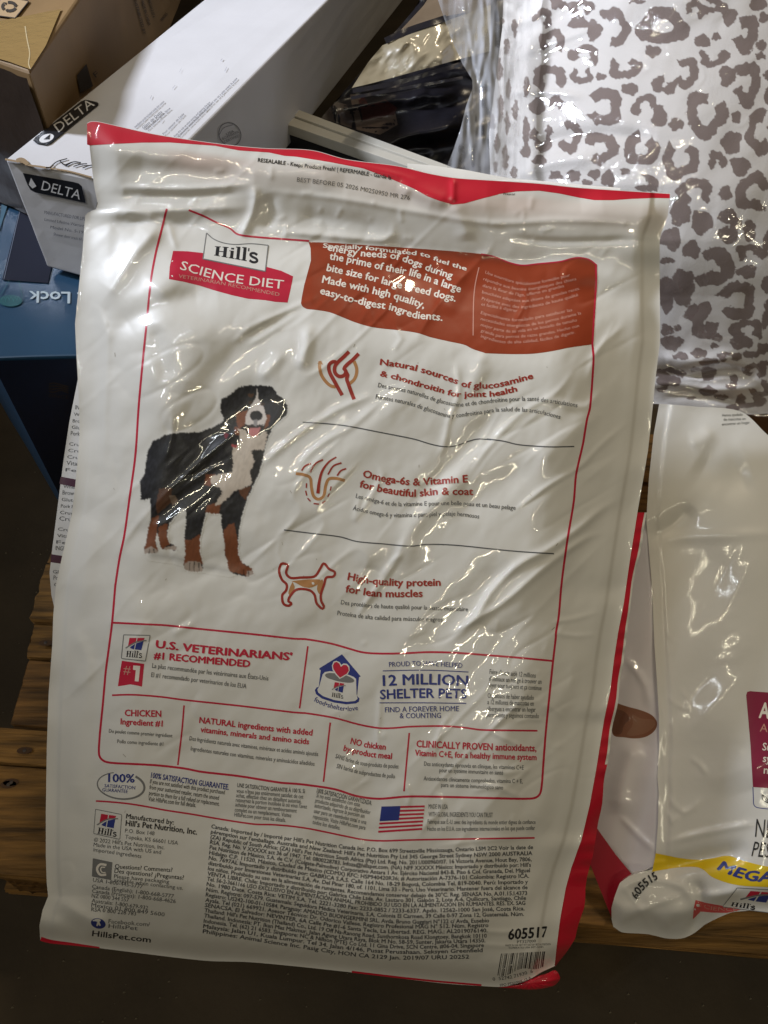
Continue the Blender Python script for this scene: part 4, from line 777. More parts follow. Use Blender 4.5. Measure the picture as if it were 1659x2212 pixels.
paint([(1195, 440), (1240, 440), (1230, 505), (1200, 505)], (0.30, 0.28, 0.28), .2, .4)
for pw in ([(495, 1900), (540, 1860), (660, 1870), (690, 1965), (600, 1980), (490, 1945)], [(95, 1745), (170, 1712), (245, 1765), (180, 1795), (95, 1785)], [(300, 1725), (410, 1700), (428, 1750), (300, 1758)], [(1130, 1965), (1180, 1955), (1190, 2010), (1120, 2020)]): paint(pw, (0.42, 0.34, 0.29), .3, .3)
for ln in ([(555, 1880), (552, 1960)], [(600, 1870), (598, 1970)], [(645, 1880), (650, 1965)], [(150, 1740), (148, 1790)], [(190, 1740), (200, 1785)], [(1095, 1950), (1100, 2010)], [(1140, 1950), (1150, 2010)]):
    r, t, s_ = polydist(PX, PY, tr(ln)); dogc[(r < 1.2) & mask] *= 0.25
paint([(975, 685), (1035, 690), (1020, 725), (980, 715)], (0.40, 0.06, 0.07)); paint([(900, 570), (940, 590), (925, 640), (905, 620)], (0.2, 0.02, 0.03))
for cx_, cy_ in ((1165, 270), (1285, 285)): paint([(cx_ + 22 * math.cos(a), cy_ + 16 * math.sin(a)) for a in np.linspace(0, 6.28, 12)], (0.05, 0.025, 0.015), .1, 0)
# soft grey under the paws, part of the print
r, t, s_ = polydist(PX, PY, tr([(180, 1800), (420, 1830), (700, 1920), (960, 1960)])); shw = np.clip(1 - r / 12, 0, 1)[..., None] * 0.30
dogc = np.where(mask[..., None], dogc, dogc * (1 - shw))
# one pass of blur softens the dots
k = dogc.copy(); k[1:-1, 1:-1] = 0.5 * dogc[1:-1, 1:-1] + 0.125 * (dogc[:-2, 1:-1] + dogc[2:, 1:-1] + dogc[1:-1, :-2] + dogc[1:-1, 2:]); dogc = k
near = mask | (shw[..., 0] > 0.01); nn = near.copy()
for dy in (-1, 0, 1):
    for dx in (-1, 0, 1): nn |= np.roll(np.roll(near, dy, 0), dx, 1)
cell = nn[:-1, :-1] | nn[1:, 1:] | nn[1:, :-1] | nn[:-1, 1:]; idx = np.arange(PX.size).reshape(PX.shape)
jj, ii = np.nonzero(cell); Fq = np.stack([idx[jj, ii], idx[jj + 1, ii], idx[jj + 1, ii + 1], idx[jj, ii + 1]], 1); used, inv = np.unique(Fq, return_inverse=True); Fq = inv.reshape(Fq.shape)
ux, uy = PX.ravel()[used], PY.ravel()[used]
part('dog_picture', BAG.pos(ux, uy, .0005), Fq.tolist(), film('picture', (1, 1, 1), attr='paint'), bag, nrm=BAG.nrm(ux, uy), colors=dogc.reshape(-1, 3)[used], label='printed picture of a standing black, tan and white dog')

# =====================================================================================
# floor and pallet
# =====================================================================================
m = mat('concrete', (0.090, 0.064, 0.036), rough=0.8, bump=0.002, bscale=30, vary=0.55, vscale=5)
fl = part('floor', [(-4, -3, 0), (4, -3, 0), (4, 5, 0), (-4, 5, 0)], [[0, 1, 2, 3]], m, None, smooth=False); fl['kind'] = 'structure'
rnd = random.Random(3); gv, gf = [], []
for k in range(900):      # grit and crumbs on the concrete
    x, y, r = rnd.uniform(-.6, .6), rnd.uniform(-.1, .9), rnd.uniform(.0006, .0018); b = len(gv)
    gv += [(x - r, y - r, 0), (x + r, y - r * .6, 0), (x + r * .5, y + r, 0), (x, y, r * 1.3)]; gf += [[b, b + 1, b + 3], [b + 1, b + 2, b + 3], [b + 2, b, b + 3]]
g = part('grit', gv, gf, mat('grit', (0.20, 0.17, 0.12), rough=.9), None, smooth=False, stuff=True)

def wood(name, c):
    m = mat(name, c, rough=0.75, bump=0.0022, bscale=9, vary=0.8, vscale=5, stretch=(2.2, 26, 26)); return m
W_ = [wood('pallet_wood_a', (0.40, 0.205, 0.05)), wood('pallet_wood_b', (0.44, 0.23, 0.06)), wood('pallet_wood_c', (0.33, 0.165, 0.045))]
pal = thing('pallet', (0, .4, 0.0), 'worn wooden pallet under the bags, its deck boards ending at the left', 'pallet')
A = math.radians(-4.3); ux_, uy_ = math.cos(A), math.sin(A)
def deck(y0, y1, xl, xr, zt, th, m, nm='board', jit=0.0):
    f = lambda x, y: (x * ux_ - 0 * uy_, y + (x + .375) * math.tan(A))
    P = [f(xl, y0), f(xr, y0), f(xr, y1), f(xl + jit, y1)]
    return box(nm, P, zt, zt - th, m, pal, bev=0.0012, rough=0.0010, seed=int(y0 * 1000))
for k, (a, b, xl) in enumerate([(.192, .297, -.60), (.3015, .340, -.47), (.3445, .422, -.417), (.430, .474, -.428), (.479, .560, -.437), (.566, .66, -.44), (.668, .76, -.44), (.77, .87, -.44)]):
    deck(a, b, xl, .75, 0.14 - (0.004 if k == 3 else 0) - 0.0015 * (k % 2), 0.016, W_[k % 3], jit=-.004)
for x in (-.40, .12, .66): deck(.20, .87, x, x + .045, 0.122, 0.09, W_[2], 'stringer')
for k, (a, b) in enumerate([(.20, .30), (.45, .55), (.75, .85)]): deck(a, b, -.42, .75, 0.030, 0.016, W_[k % 3], 'bottom_board')
nm_ = mat('nail', (0.10, 0.08, 0.07), rough=.6, metallic=.6)
TOPZ = Flat((0, 0, .1412), (0, 0, 1))
for z_, p in [(Y1, (133, 905)), (Y1, (248, 318)), (Y1, (60, 1078)), (Y1, (45, 1090))]:
    c = C(z_, [p])[0]; P = TOPZ.pos(c[0], c[1]); n = 10; V = [tuple(P + np.array([0.0022 * math.cos(a), .0022 * math.sin(a), 0.0])) for a in np.linspace(0, 6.283, n + 1)[:-1]] + [tuple(P + np.array([0, 0, .0012]))]
    part('nail', V, [[i, (i + 1) % n, n] for i in range(n)], nm_, pal)
    n = 18; V = [tuple(P + np.array([0.006 * math.cos(a) * 1.4, .004 * math.sin(a), -.0002])) for a in np.linspace(0, 6.283, n + 1)[:-1]]
    part('knot', V, [list(range(n))], mat('knot', (0.09, 0.045, 0.02), rough=.8), pal)

# =====================================================================================
# cartons on the left
# =====================================================================================
Zp = lambda p, z: tuple(Flat((0, 0, z), (0, 0, 1)).pos(p[0], p[1])[:2])
def unit(a, b): v = np.array(b, float) - np.array(a, float); return v / np.linalg.norm(v)
# ---- long white carton
zt = 0.59; A0 = Zp((11, 344), zt); B0 = Zp((303, 409), zt); C0 = Zp((440, 0), zt); D0_ = Zp((708, 0), zt)
dl1, dl2 = unit(A0, C0), unit(B0, D0_); Cc = np.array(A0) + dl1 * 1.15; Dc = np.array(B0) + dl2 * 1.15
M_carton = mat('white_carton', (0.66, 0.65, 0.67), rough=.45, bump=.0006, bscale=18, vary=.12, vscale=7, spec=.4)
dbx = thing('long_white_carton', (A0[0], A0[1], zt - .117), 'long white cardboard carton with two black name plates, crushed front edge, behind the bag', 'carton')
dbx_body = box('carton_body', [A0, B0, tuple(Dc), tuple(Cc)], zt, zt - .117, M_carton, dbx, bev=.0022, rough=.0002)
TOP = Flat((0, 0, zt + .0012), (0, 0, 1)); nF = np.cross(np.append(unit(A0, B0), 0), (0, 0, 1)); END = Flat((A0[0], A0[1], zt), nF); END.p0 = END.p0 + END.n * .0012
nS = np.cross(np.append(dl2, 0), (0, 0, 1)); SIDE = Flat((B0[0], B0[1], zt), nS)
if SIDE.n[0] < 0: SIDE.n = -SIDE.n
SIDE.p0 = SIDE.p0 + SIDE.n * .0012
I_blk = mat('ink_black', (0.012, 0.013, 0.018), rough=.4); I_wht = mat('ink_white', (0.72, 0.72, 0.74), rough=.45); I_gry = mat('ink_grey', (0.12, 0.12, 0.14), rough=.5); I_brn = mat('torn_board', (0.26, 0.18, 0.10), rough=.9)
fill(TOP, dbx, C(Z1, [(216, 918), (232, 897), (530, 662), (560, 652), (637, 668), (646, 682), (328, 938), (300, 948), (236, 936)]), I_blk, name='name_plate', off=.0002)
text(TOP, dbx, 'DELTA', C(Z1, [(385, 868), (622, 690)]), 20, I_wht, bold=.0, off=.0005, smooth=False)
fill(TOP, dbx, C(Z1, [(305 + 48 * math.cos(a), 906 + 27 * math.sin(a) - 12 * math.cos(a)) for a in np.linspace(0, 6.28, 20)[:-1]]), I_wht, off=.0005, name='emblem')
fill(TOP, dbx, C(Z1, [(285, 915), (330, 880), (325, 915)]), I_blk, off=.0007, name='emblem')
fill(END, dbx, C(Z1, [(150, 1130), (480, 1188), (515, 1198), (535, 1215), (560, 1325), (230, 1256), (200, 1240), (180, 1205)]), I_blk, off=.0002, name='name_plate')
text(END, dbx, 'DELTA', C(Z1, [(270, 1238), (522, 1302)]), 20, I_wht, bold=.0, off=.0005, smooth=False)
fill(END, dbx, C(Z1, [(190, 1205), (205, 1160), (240, 1215), (215, 1230)]), I_wht, off=.0005, name='emblem')
for s, p, c in [('MANUFACTURED FOR LIFE', [(290, 1395), (560, 1440)], 7), ('Limited Lifetime Warranty', [(292, 1440), (560, 1484)], 6), ('Model No. 5-19', [(330, 1490), (545, 1525)], 6), ('Shower door track 60 in.', [(350, 1535), (560, 1575)], 6)]:
    text(END, dbx, s, C(Z1, p), c, I_gry, off=.0005, small=True, name='carton_print', smooth=False)
for s, p, c in [('Installation guide included inside this carton', [(885, 838), (1075, 668)], 4.5), ('Glass de Delta', [(938, 845), (1062, 736)], 6), ('Para obtener ayuda llame', [(962, 852), (1115, 712)], 4.5), ('Pour obtenir de l’aide', [(1070, 884), (1205, 748)], 4.5), ('Keep this side up when storing and opening the box', [(1143, 898), (1376, 672)], 4.5), ('Conserver cette boite dans un endroit sec et a plat avant la pose', [(1170, 898), (1552, 516)], 4.5)]:
    text(TOP, dbx, s, C(Z1, p), c, I_gry, bold=.01, off=.0003, small=True, name='carton_print', smooth=False)
ribbon(TOP, dbx, C(Z1, [(34, 1042), (90, 1052), (150, 1062), (180, 1078), (260, 1090), (320, 1098), (350, 1080)]), 4, I_brn, name='torn_edge', off=.0003)
ribbon(TOP, dbx, C(Z1, [(110, 1055), (140, 1045), (170, 1062), (180, 1080)]), 9, I_brn, name='torn_edge', off=.0005)
for p in ([(325, 1100), (370, 1060), (440, 1038)], [(390, 1050), (420, 1078), (470, 1062)], [(430, 1085), (480, 1060), (530, 1065)], [(480, 1090), (530, 1075), (570, 1072)], [(540, 1100), (580, 1085), (605, 1080)]):
    ribbon(TOP, dbx, C(Z1, p), 2.2, I_blk, name='torn_print', off=.0004)
ribbon(TOP, dbx, C(Z1, [(300, 1096), (450, 1120), (600, 1160)]), 3, I_brn, name='torn_edge', off=.0003)
cst = [(1500 + 72 * math.cos(a) + 8 * math.sin(a), 877 + 76 * math.sin(a)) for a in np.linspace(0, 6.283, 26)]
ribbon(SIDE, dbx, C(Z1, cst), 1.6, I_gry, name='round_stamp', off=.0003); ribbon(SIDE, dbx, C(Z1, [(1430, 880), (1460, 835), (1520, 815)]), 1.2, I_gry, name='round_stamp', off=.0003)
for s, p in [('USA', [(1480, 885), (1530, 862)]), ('BOXMAKER', [(1455, 915), (1560, 868)]), ('CERTIFIED', [(1465, 935), (1565, 892)])]: text(SIDE, dbx, s, C(Z1, p), 5.5, I_gry, off=.0003, small=True, name='round_stamp', smooth=False)
scf = mat('scuff', (0.42, 0.41, 0.44), rough=.5)
rnd = random.Random(8)
for k in range(16):
    x, y = rnd.uniform(900, 1500), rnd.uniform(150, 800)
    if x + y < 1500 or x * .98 + y > 2050: continue
    ribbon(TOP, dbx, C(Z1, [(x, y), (x + rnd.uniform(8, 40), y - rnd.uniform(5, 30))]), rnd.uniform(.6, 1.6), scf, name='scuff', off=.0003, smooth=False)
tp = mat('clear_tape', (0.78, 0.78, 0.80), rough=.12, coat=.8, bump=.0006, bscale=90, coat_rough=.05)
0 and fill(TOP, dbx, C(Z1, [(860, 700), (1290, 700), (1150, 840), (600, 800)]), tp, name='tape', off=.00015)
0 and fill(TOP, dbx, C(Z1, [(1300, 600), (1340, 545), (1500, 465), (1530, 520), (1420, 600)]), tp, name='tape', off=.00015)

# ---- brown carton
Kp = Zp((63, 154), .645); K2 = Zp((168, 0), .645); K3 = Zp((0, 132), .645); d2 = unit(Kp, K2); d3 = unit(Kp, K3)
Kn = np.array(Kp); poly = [tuple(Kn + d3 * .30), tuple(Kn), tuple(Kn + d2 * 1.2), tuple(Kn + d3 * .30 + d2 * 1.2)]
M_kraft = mat('kraft', (0.27, 0.165, 0.070), rough=.55, bump=.0005, bscale=40, vary=.25, vscale=9)
kb = thing('brown_carton', (Kp[0], Kp[1], .467), 'taped brown cardboard carton with a recycling mark, in the top left corner', 'carton')
box('carton_body', poly, .645, .467, M_kraft, kb, bev=.003, rough=.0002)
KT = Flat((0, 0, .6462), (0, 0, 1)); KS = Flat((Kp[0], Kp[1], .6), np.cross(np.append(d2, 0), (0, 0, 1)))
KS.p0 = KS.p0 + KS.n * .0015
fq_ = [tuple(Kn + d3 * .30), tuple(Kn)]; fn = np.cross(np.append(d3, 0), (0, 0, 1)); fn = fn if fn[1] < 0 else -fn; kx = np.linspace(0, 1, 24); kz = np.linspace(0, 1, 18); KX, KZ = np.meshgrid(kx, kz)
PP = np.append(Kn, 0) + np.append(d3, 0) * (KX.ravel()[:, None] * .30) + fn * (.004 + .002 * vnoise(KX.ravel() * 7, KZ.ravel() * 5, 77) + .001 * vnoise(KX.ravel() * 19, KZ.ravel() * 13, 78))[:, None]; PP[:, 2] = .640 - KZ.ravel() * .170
part('dark_wrapping', PP, gridF(24, 18), mat('dark_wrap', (0.035, 0.024, 0.018), rough=.35, coat=.5, coat_rough=.1, bump=.0015, bscale=30), kb)  # added panel: shading of the carton's front put into its dark colour
I_dk = mat('ink_brown', (0.035, 0.025, 0.018), rough=.6); I_lb = mat('label_kraft', (0.42, 0.29, 0.16), rough=.6)
fill(KT, kb, C(Z1, [(-60, -40), (190, 10), (100, 122), (-60, 100)]), I_lb, name='recycling_label', off=.0004)
ribbon(KT, kb, C(Z1, [(-60, -40), (190, 10), (100, 122), (-60, 100)]), 1.8, I_dk, name='recycling_label', off=.0007, smooth=False)
for a0 in (0.3, 2.4, 4.5):
    pts = [(62 + 44 * math.cos(a), 48 + 28 * math.sin(a)) for a in np.linspace(a0, a0 + 1.45, 7)]
    ribbon(KT, kb, C(Z1, pts), 6.5, I_dk, name='recycling_mark', off=.0008)
    a = a0 + 1.5; fill(KT, kb, C(Z1, [(62 + 26 * math.cos(a), 48 + 14 * math.sin(a)), (62 + 60 * math.cos(a), 48 + 40 * math.sin(a)), (62 + 44 * math.cos(a + .45), 48 + 28 * math.sin(a + .45))]), I_dk, name='recycling_mark', off=.0009)
fill(KS, kb, C(Z1, [(500, 492), (563, 416), (606, 562), (522, 608)]), I_dk, name='printed_panel', off=.0004)
text(KS, kb, 'F', C(Z1, [(624, 508), (648, 490)]), 12, I_dk, off=.0004, smooth=False)
for s, p in [('DISTRIBUTED BY', [(872, 0), (936, 225)]), ('MADE IN CHINA', [(918, 0), (968, 168)]), ('CARTON 2 OF 4', [(962, -10), (996, 115)]), ('FRAGILE', [(1060, 140), (1096, 90)])]: text(KS, kb, s, C(Z1, p), 6, I_dk, bold=.01, off=.0004, small=True, name='carton_print', smooth=False)
ktp = mat('brown_tape', (0.40, 0.26, 0.10), rough=.1, coat=.9, bump=.0010, bscale=50, coat_rough=.06)
fill(KT, kb, C(Z1, [(-60, 150), (400, 60), (300, 300), (200, 455), (60, 405), (-60, 370)]), ktp, name='tape', off=.0003)
ribbon(KT, kb, C(Z1, [(165, 175), (178, 260), (195, 350), (188, 420), (200, 455)]), 2.2, mat('tape_crease', (0.62, 0.50, 0.30), rough=.3), name='tape_crease', off=.0006)

# ---- blue carton
zb = .465
bb = thing('blue_carton', (-.2, .6, .14), 'blue printed carton lying upside down under the white carton, at the left edge', 'carton')
M_blu = mat('blue_carton', (0.018, 0.062, 0.125), rough=.38, vary=.2, vscale=6, spec=.5)
pb_ = [(-.384, .578), (.02, .596), (.01, .955), (-.66, .955)]
box('carton_body', pb_, zb, .14, M_blu, bb, bev=.002, rough=.0005)
BT = Flat((0, 0, zb + .001), (0, 0, 1)); BF = Flat((-.384, .578, .3), np.cross(np.append(unit(pb_[0], pb_[1]), 0), (0, 0, 1))); BF.p0 = BF.p0 + BF.n * .001
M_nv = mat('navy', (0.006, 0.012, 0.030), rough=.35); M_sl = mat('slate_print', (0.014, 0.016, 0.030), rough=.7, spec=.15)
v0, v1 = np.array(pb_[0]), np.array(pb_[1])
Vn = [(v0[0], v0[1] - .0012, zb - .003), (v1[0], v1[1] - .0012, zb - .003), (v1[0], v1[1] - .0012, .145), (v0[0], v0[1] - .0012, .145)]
part('dark_front', Vn, [[0, 3, 2, 1]], M_nv, bb, smooth=False)  # shadow on the front side painted in as a near-black panel
fill(BT, bb, C(Z4, [(15, 668), (150, 120), (330, 350), (372, 404), (315, 690)]), M_sl, name='printed_window', off=.0004)
ribbon(BT, bb, C(Z4, [(28, 665), (150, 140)]), 1.2, mat('ink_edge', (.16, .19, .26)), name='printed_line', off=.0008, smooth=False)
fill(BT, bb, C(Z4, [(-40, 10), (95, 22), (60, 150), (0, 340), (-40, 360)]), mat('pale_blue', (.07, .14, .20), rough=.7, spec=.2), name='printed_patch', off=.0004)
fill(BT, bb, C(Z4, [(-40, 150), (14, 140), (0, 260), (-40, 300)]), M_nv, name='printed_patch', off=.0007)
text(BT, bb, 't Lock', C(Z4, [(556, 752), (192, 744)]), 24, mat('ink_pale', (.50, .58, .62), rough=.4), bold=.02, off=.0005, smooth=False)
fill(BT, bb, C(Z4, [(70 + 76 * math.cos(a), 805 + 38 * math.sin(a)) for a in np.linspace(0, 6.28, 24)[:-1]]), mat('teal', (.02, .10, .12), rough=.4), name='teal_icon', off=.0004)
for k in range(5):
    ribbon(BT, bb, C(Z4, [(10 + k * 26, 800 + (k % 2) * 14), (26 + k * 24, 780), (40 + k * 24, 806)]), 1.3, mat('teal_light', (.05, .18, .19)), name='teal_icon', off=.0007)
ribbon(BT, bb, C(Z4, [(60, 675), (5, 770)]), 1.5, mat('teal', (.02, .10, .12)), name='teal_icon', off=.0005); ribbon(BT, bb, C(Z4, [(125, 675), (148, 790)]), 1.5, mat('teal', (.02, .10, .12)), name='teal_icon', off=.0005)
gd = mat('dull_gold', (.035, .024, .018), rough=.5)
for k in range(4): ribbon(BF, bb, C(Z4, [(320, 1345 + k * 16), (350, 1338 + k * 20), (400, 1350 + k * 12), (448, 1362 + k * 14)]), 2.5, gd, name='seal_mark', off=.0006)
text(BF, bb, 'SINCE', C(Z4, [(318, 1430), (450, 1442)]), 7, gd, off=.0006, smooth=False)

# =====================================================================================
# helper: give a sheet a body behind it
# =====================================================================================
def body_behind(surf, GX, GY, m, parent, thick=.07, name='far_side', step=8, inset=.12):
    lp = loop_of(GX[::step, ::step], GY[::step, ::step]); d = surf.depth(lp[:, 0], lp[:, 1]); c = lp.mean(0); n = len(lp)
    R_ = []
    for ins, bk in ((0, .0008), (.01, thick * .25), (.03, thick * .6), (inset, thick)):
        q = lp + (c - lp) * ins; R_.append(U(q[:, 0], q[:, 1], d + bk))
    F = [[k * n + i, k * n + (i + 1) % n, (k + 1) * n + (i + 1) % n, (k + 1) * n + i][::-1] for k in range(3) for i in range(n)] + [[3 * n + i for i in range(n)][::-1]]
    return part(name, np.vstack(R_), F, m, parent)

# =====================================================================================
# second pouch at the right, seen from its printed front
# =====================================================================================
L2 = [(1424, 872), (1412, 939), (1402, 1031), (1396, 1122), (1404, 1214), (1408, 1262), (1414, 1400), (1419, 1470), (1423, 1539), (1424, 1609), (1420, 1678), (1423, 1713), (1421, 1782), (1416, 1850), (1409, 1878), (1385, 1884), (1358, 1893), (1339, 1907), (1328, 1935), (1321, 1961), (1321, 1985), (1325, 2002)]
B2 = [(1325, 2002), (1345, 2014), (1399, 2018), (1440, 2027), (1473, 2027), (1499, 2016), (1525, 1996), (1562, 1978), (1585, 1970), (1659, 1966), (1790, 1972)]
T2 = [(1424, 872), (1500, 878), (1600, 889), (1659, 940), (1720, 985), (1790, 1030)]
R2 = [(1790, 1030), (1790, 1500), (1790, 1972)]
folds2 = [([(1440, 1820), (1520, 1800), (1600, 1784), (1640, 1778)], 10, 3.5, .6), ([(1400, 1880), (1460, 1868), (1540, 1850), (1620, 1830)], 22, -8, .2), ([(1440, 1360), (1462, 1400), (1450, 1420)], 6, 1.6, .6), ([(1440, 1500), (1470, 1530), (1492, 1526), (1470, 1485)], 6, 1.8, .6),
 ([(1446, 1555), (1458, 1570), (1448, 1600)], 5, 1.6, .6), ([(1492, 1636), (1510, 1650), (1528, 1674)], 7, 1.8, .5), ([(1446, 1720), (1470, 1755), (1500, 1745), (1515, 1725)], 8, 2.2, .6), ([(1440, 1750), (1455, 1780), (1470, 1760)], 7, 2.0, .6),
 ([(1402, 1170), (1460, 1130), (1500, 1095)], 20, -5, .3), ([(1410, 1165), (1500, 1160), (1700, 1150)], 12, 2.5, .3), ([(1500, 1000), (1560, 1030), (1620, 1010)], 40, -7, 0), ([(1490, 960), (1520, 950), (1540, 930)], 18, 3, .3),
 ([(1325, 1985), (1380, 1965), (1430, 1985), (1460, 2015)], 20, 3.5, .4), ([(1330, 1930), (1370, 1905), (1420, 1900), (1480, 1920), (1500, 1960)], 14, 3.5, .4), ([(1490, 2010), (1520, 1950), (1500, 1900)], 16, -8, .4), ([(1500, 1925), (1540, 1935), (1600, 1925)], 14, 5, .4), ([(1380, 1940), (1440, 1950), (1470, 1990)], 30, 5, 0),
 ([(1323, 1998), (1400, 1960), (1480, 1930)], 9, 3, .6), ([(1341, 1910), (1375, 1950), (1410, 2010)], 9, 2.5, .6), ([(1440, 1100), (1500, 1200), (1600, 1260)], 60, -6, 0), ([(1500, 1500), (1600, 1600), (1640, 1700)], 80, 5, 0), ([(1423, 1500), (1434, 1550), (1430, 1600), (1437, 1680), (1434, 1740)], 5, 1.4, .4)]
def bag2_depth(X, Y):
    dl = X - edge_x(L2[:15], np.clip(Y, 872, 1878)); db = edge_y(B2, X) - Y
    h = 0.030 * sm(dl, 0, 260) * sm(Y, 860, 1250) - .0015 * (1 - sm(dl, 22, 28)) * (Y < 1860)
    q = np.zeros(X.shape); add_folds(q, X, Y, folds2)
    n = .0012 * aniso(X, Y, 30, 240, 110, 41) + .0004 * aniso(X, Y, 55, 90, 40, 42) + .00006 * aniso(X, Y, 10, 24, 16, 43)
    lowr = sm(Y, 1850, 1960)
    return .735 - .058 * sm(Y, 900, 2020) - h - .7 * q - n + .012 * lowr * (1 - sm(db, 0, 60))
BAG2 = Relief(1300, 840, 1810, 2060, 2.5, bag2_depth)
bag2 = thing('dog_food_bag', tuple(U(1540, 2010, .77)), 'white dog food bag at right with a yellow band and maroon panel', 'dog food bag')
G2X, G2Y = coons(L2, R2, T2, B2, 180, 360)
M_dull = mat('film_dull', (0.70, 0.69, 0.66), rough=.42, coat=.45, coat_rough=.08, bump=.00025, bscale=50, spec=.4)
sheet('front_face', BAG2, G2X, G2Y, M_dull, bag2)
body_behind(BAG2, G2X, G2Y, M_white, bag2, .035, inset=.16)
f2 = lambda pts, m, off=.0005, z=W2, **k: fill(BAG2, bag2, C(z, pts), m, off=off, **k)
t2 = lambda s, pts, cap, m, z=W2, **k: text(BAG2, bag2, s, C(z, pts), cap * z[0], m, off=.0012, **k)
M_mar = film('maroon', (0.26, 0.012, 0.055)); M_yel = film('yellow', (0.80, 0.56, 0.012))
f2([(640, 666), (1100, 700), (1100, 1300), (655, 1262), (640, 1000), (613, 690), (620, 670)], M_mar, name='maroon_panel')
ribbon(BAG2, bag2, C(W2, [(655, 1262), (658, 1330), (662, 1375), (690, 1392), (900, 1412), (1100, 1425)]), 1.8, M_blue, name='panel_outline')
t2('ADULT 7+', [(690, 830), (1110, 872)], 95, M_pale, bold=.03, label=None); t2('ADULTE 7+', [(697, 917), (1060, 945)], 50, M_pink); t2('Supports energy', [(713, 1033), (1110, 1068)], 46, M_pale, bold=.02); t2('system and lean', [(716, 1105), (1110, 1138)], 46, M_pale, bold=.02); t2('muscle health', [(721, 1178), (1110, 1208)], 46, M_pale, bold=.02)
ribbon(BAG2, bag2, C(W2, [(712, 1308), (740, 1330), (752, 1362), (716, 1340), (712, 1308)]), 1.6, M_black, name='leaf_mark', off=.0010); ribbon(BAG2, bag2, C(W2, [(712, 1308), (735, 1340), (749, 1362)]), 1.2, M_black, name='leaf_mark', off=.0010); ribbon(BAG2, bag2, C(W2, [(756, 1345), (770, 1320), (760, 1365)]), 1.6, M_black, name='leaf_mark', off=.0010)
t2('NET WT', [(668, 1572), (1000, 1600)], 112, M_black, bold=.0); t2('PESO NETO', [(645, 1692), (1060, 1735)], 92, M_black, bold=.0, shear=.12)
yt = polysm(C(W2, [(50, 1674), (130, 1690), (200, 1704), (300, 1714), (400, 1706), (500, 1690), (600, 1722), (749, 1757), (1100, 1790)]), n=160); yb = polysm(C(W2, [(28, 1790), (90, 1778), (200, 1762), (300, 1760), (345, 1776), (400, 1822), (500, 1860), (600, 1878), (749, 1886), (1100, 1915)]), n=160)
S = np.linspace(0, 1, 24)[:, None, None]; G = yt[None] * (1 - S) + yb[None] * S
sheet('yellow_band', BAG2, G[..., 0], G[..., 1], M_yel, bag2, off=.0005, nrm=BAG2.nrm(G[..., 0].ravel(), G[..., 1].ravel()))
t2('MEGA', [(428, 1772), (500, 1803), (580, 1830), (665, 1848), (782, 1852)], 62, M_blue, bold=.045, shear=.3)
t2('605515', [(900, 655), (925, 610), (965, 568), (1022, 530)], 46, M_black, z=Y7, bold=.03, shear=.1)
QUEUE[-1]['off'] = .0040
f2([(1238, 655), (1300, 672), (1400, 690), (1500, 712), (1420, 730), (1330, 728), (1268, 722), (1222, 768), (1228, 700)], film('washed_red', (0.62, 0.09, 0.09)), z=Y7, name='logo_band', off=.0008)
t2('SCIENCE', [(1258, 690), (1340, 715), (1480, 720)], 22, M_pink, z=Y7)
plq = C(Y7, [(1480, 585), (1740, 600), (1720, 735), (1395, 695)]); plate(BAG2, bag2, plq, .0010, 1.6)
emblem(BAG2, bag2, C(Y7, [(1550, 602), (1680, 612), (1660, 672), (1515, 655)]), .0014); wordmark(BAG2, bag2, C(Y7, [(1450, 665), (1592, 680), (1585, 712), (1440, 690)]), M_black, .0014)
for s, p in [('Hemos ayudado', [(1335, 72), (1480, 66)]), ('de mascotas en', [(1345, 102), (1500, 96)]), ('encontrar un hogar', [(1333, 136), (1530, 122)])]: text(BAG2, bag2, s, C(Y3, p), 6, M_grey, off=.0008, small=True, name='small_print')
# side gusset of the second pouch (white, with the edge of a printed picture) and its red foot
eg = np.array(L2[:15], float)
def gus_depth(X, Y):
    ex = np.interp(Y, eg[:, 1], eg[:, 0]); dx = np.clip(ex - X, 0, 400); f = .735 - .058 * sm(Y, 900, 2020)
    q = np.zeros(X.shape); add_folds(q, X, Y, [([(1418, 1841), (1380, 1805), (1338, 1762)], 8, 3, .6), ([(1338, 1762), (1345, 1690), (1375, 1600)], 24, 5, .2), ([(1350, 1420), (1395, 1480), (1400, 1530)], 10, 2.5, .4)])
    return f + .004 + .00020 * dx - q - .002 * aniso(X, Y, 70, 160, 60, 51)
GUS = Relief(1180, 840, 1440, 1920, 2.5, gus_depth)
LG = [(1290, 1125), (1245, 1300), (1225, 1500), (1215, 1680), (1230, 1735)]; BG = [(1230, 1735), (1283, 1786), (1325, 1842), (1366, 1888), (1409, 1880)]
g3x, g3y = coons(LG, L2[3:15], [(1290, 1125), (1396, 1122)], BG, 50, 200)
sheet('side_gusset', GUS, g3x, g3y, film('lilac_white', (0.76, 0.74, 0.80)), bag2)
M_pic = film('picture_brown', (0.24, 0.10, 0.055)); M_picd = film('picture_dark', (0.15, 0.06, 0.035)); M_picl = film('picture_light', (0.28, 0.14, 0.085))
fill(GUS, bag2, C(Y4, [(560, 470), (660, 505), (760, 532), (835, 565), (872, 610), (872, 650), (845, 690), (790, 722), (720, 732), (650, 725), (560, 700)]), M_pic, name='printed_picture', smooth=True)
fill(GUS, bag2, C(Y4, [(700, 560), (760, 590), (850, 600), (860, 640), (800, 690), (700, 715), (660, 700), (700, 640)]), M_picl, name='printed_picture', smooth=True, off=.0007)
fill(GUS, bag2, C(Y4, [(560, 520), (640, 540), (680, 590), (640, 640), (620, 700), (560, 690)]), M_picd, name='printed_picture', smooth=True, off=.0009)
RF = Relief(1200, 1700, 1430, 2020, 4, lambda X, Y: .690 + .00005 * np.clip(1340 - X, -60, 200) + 0 * Y)
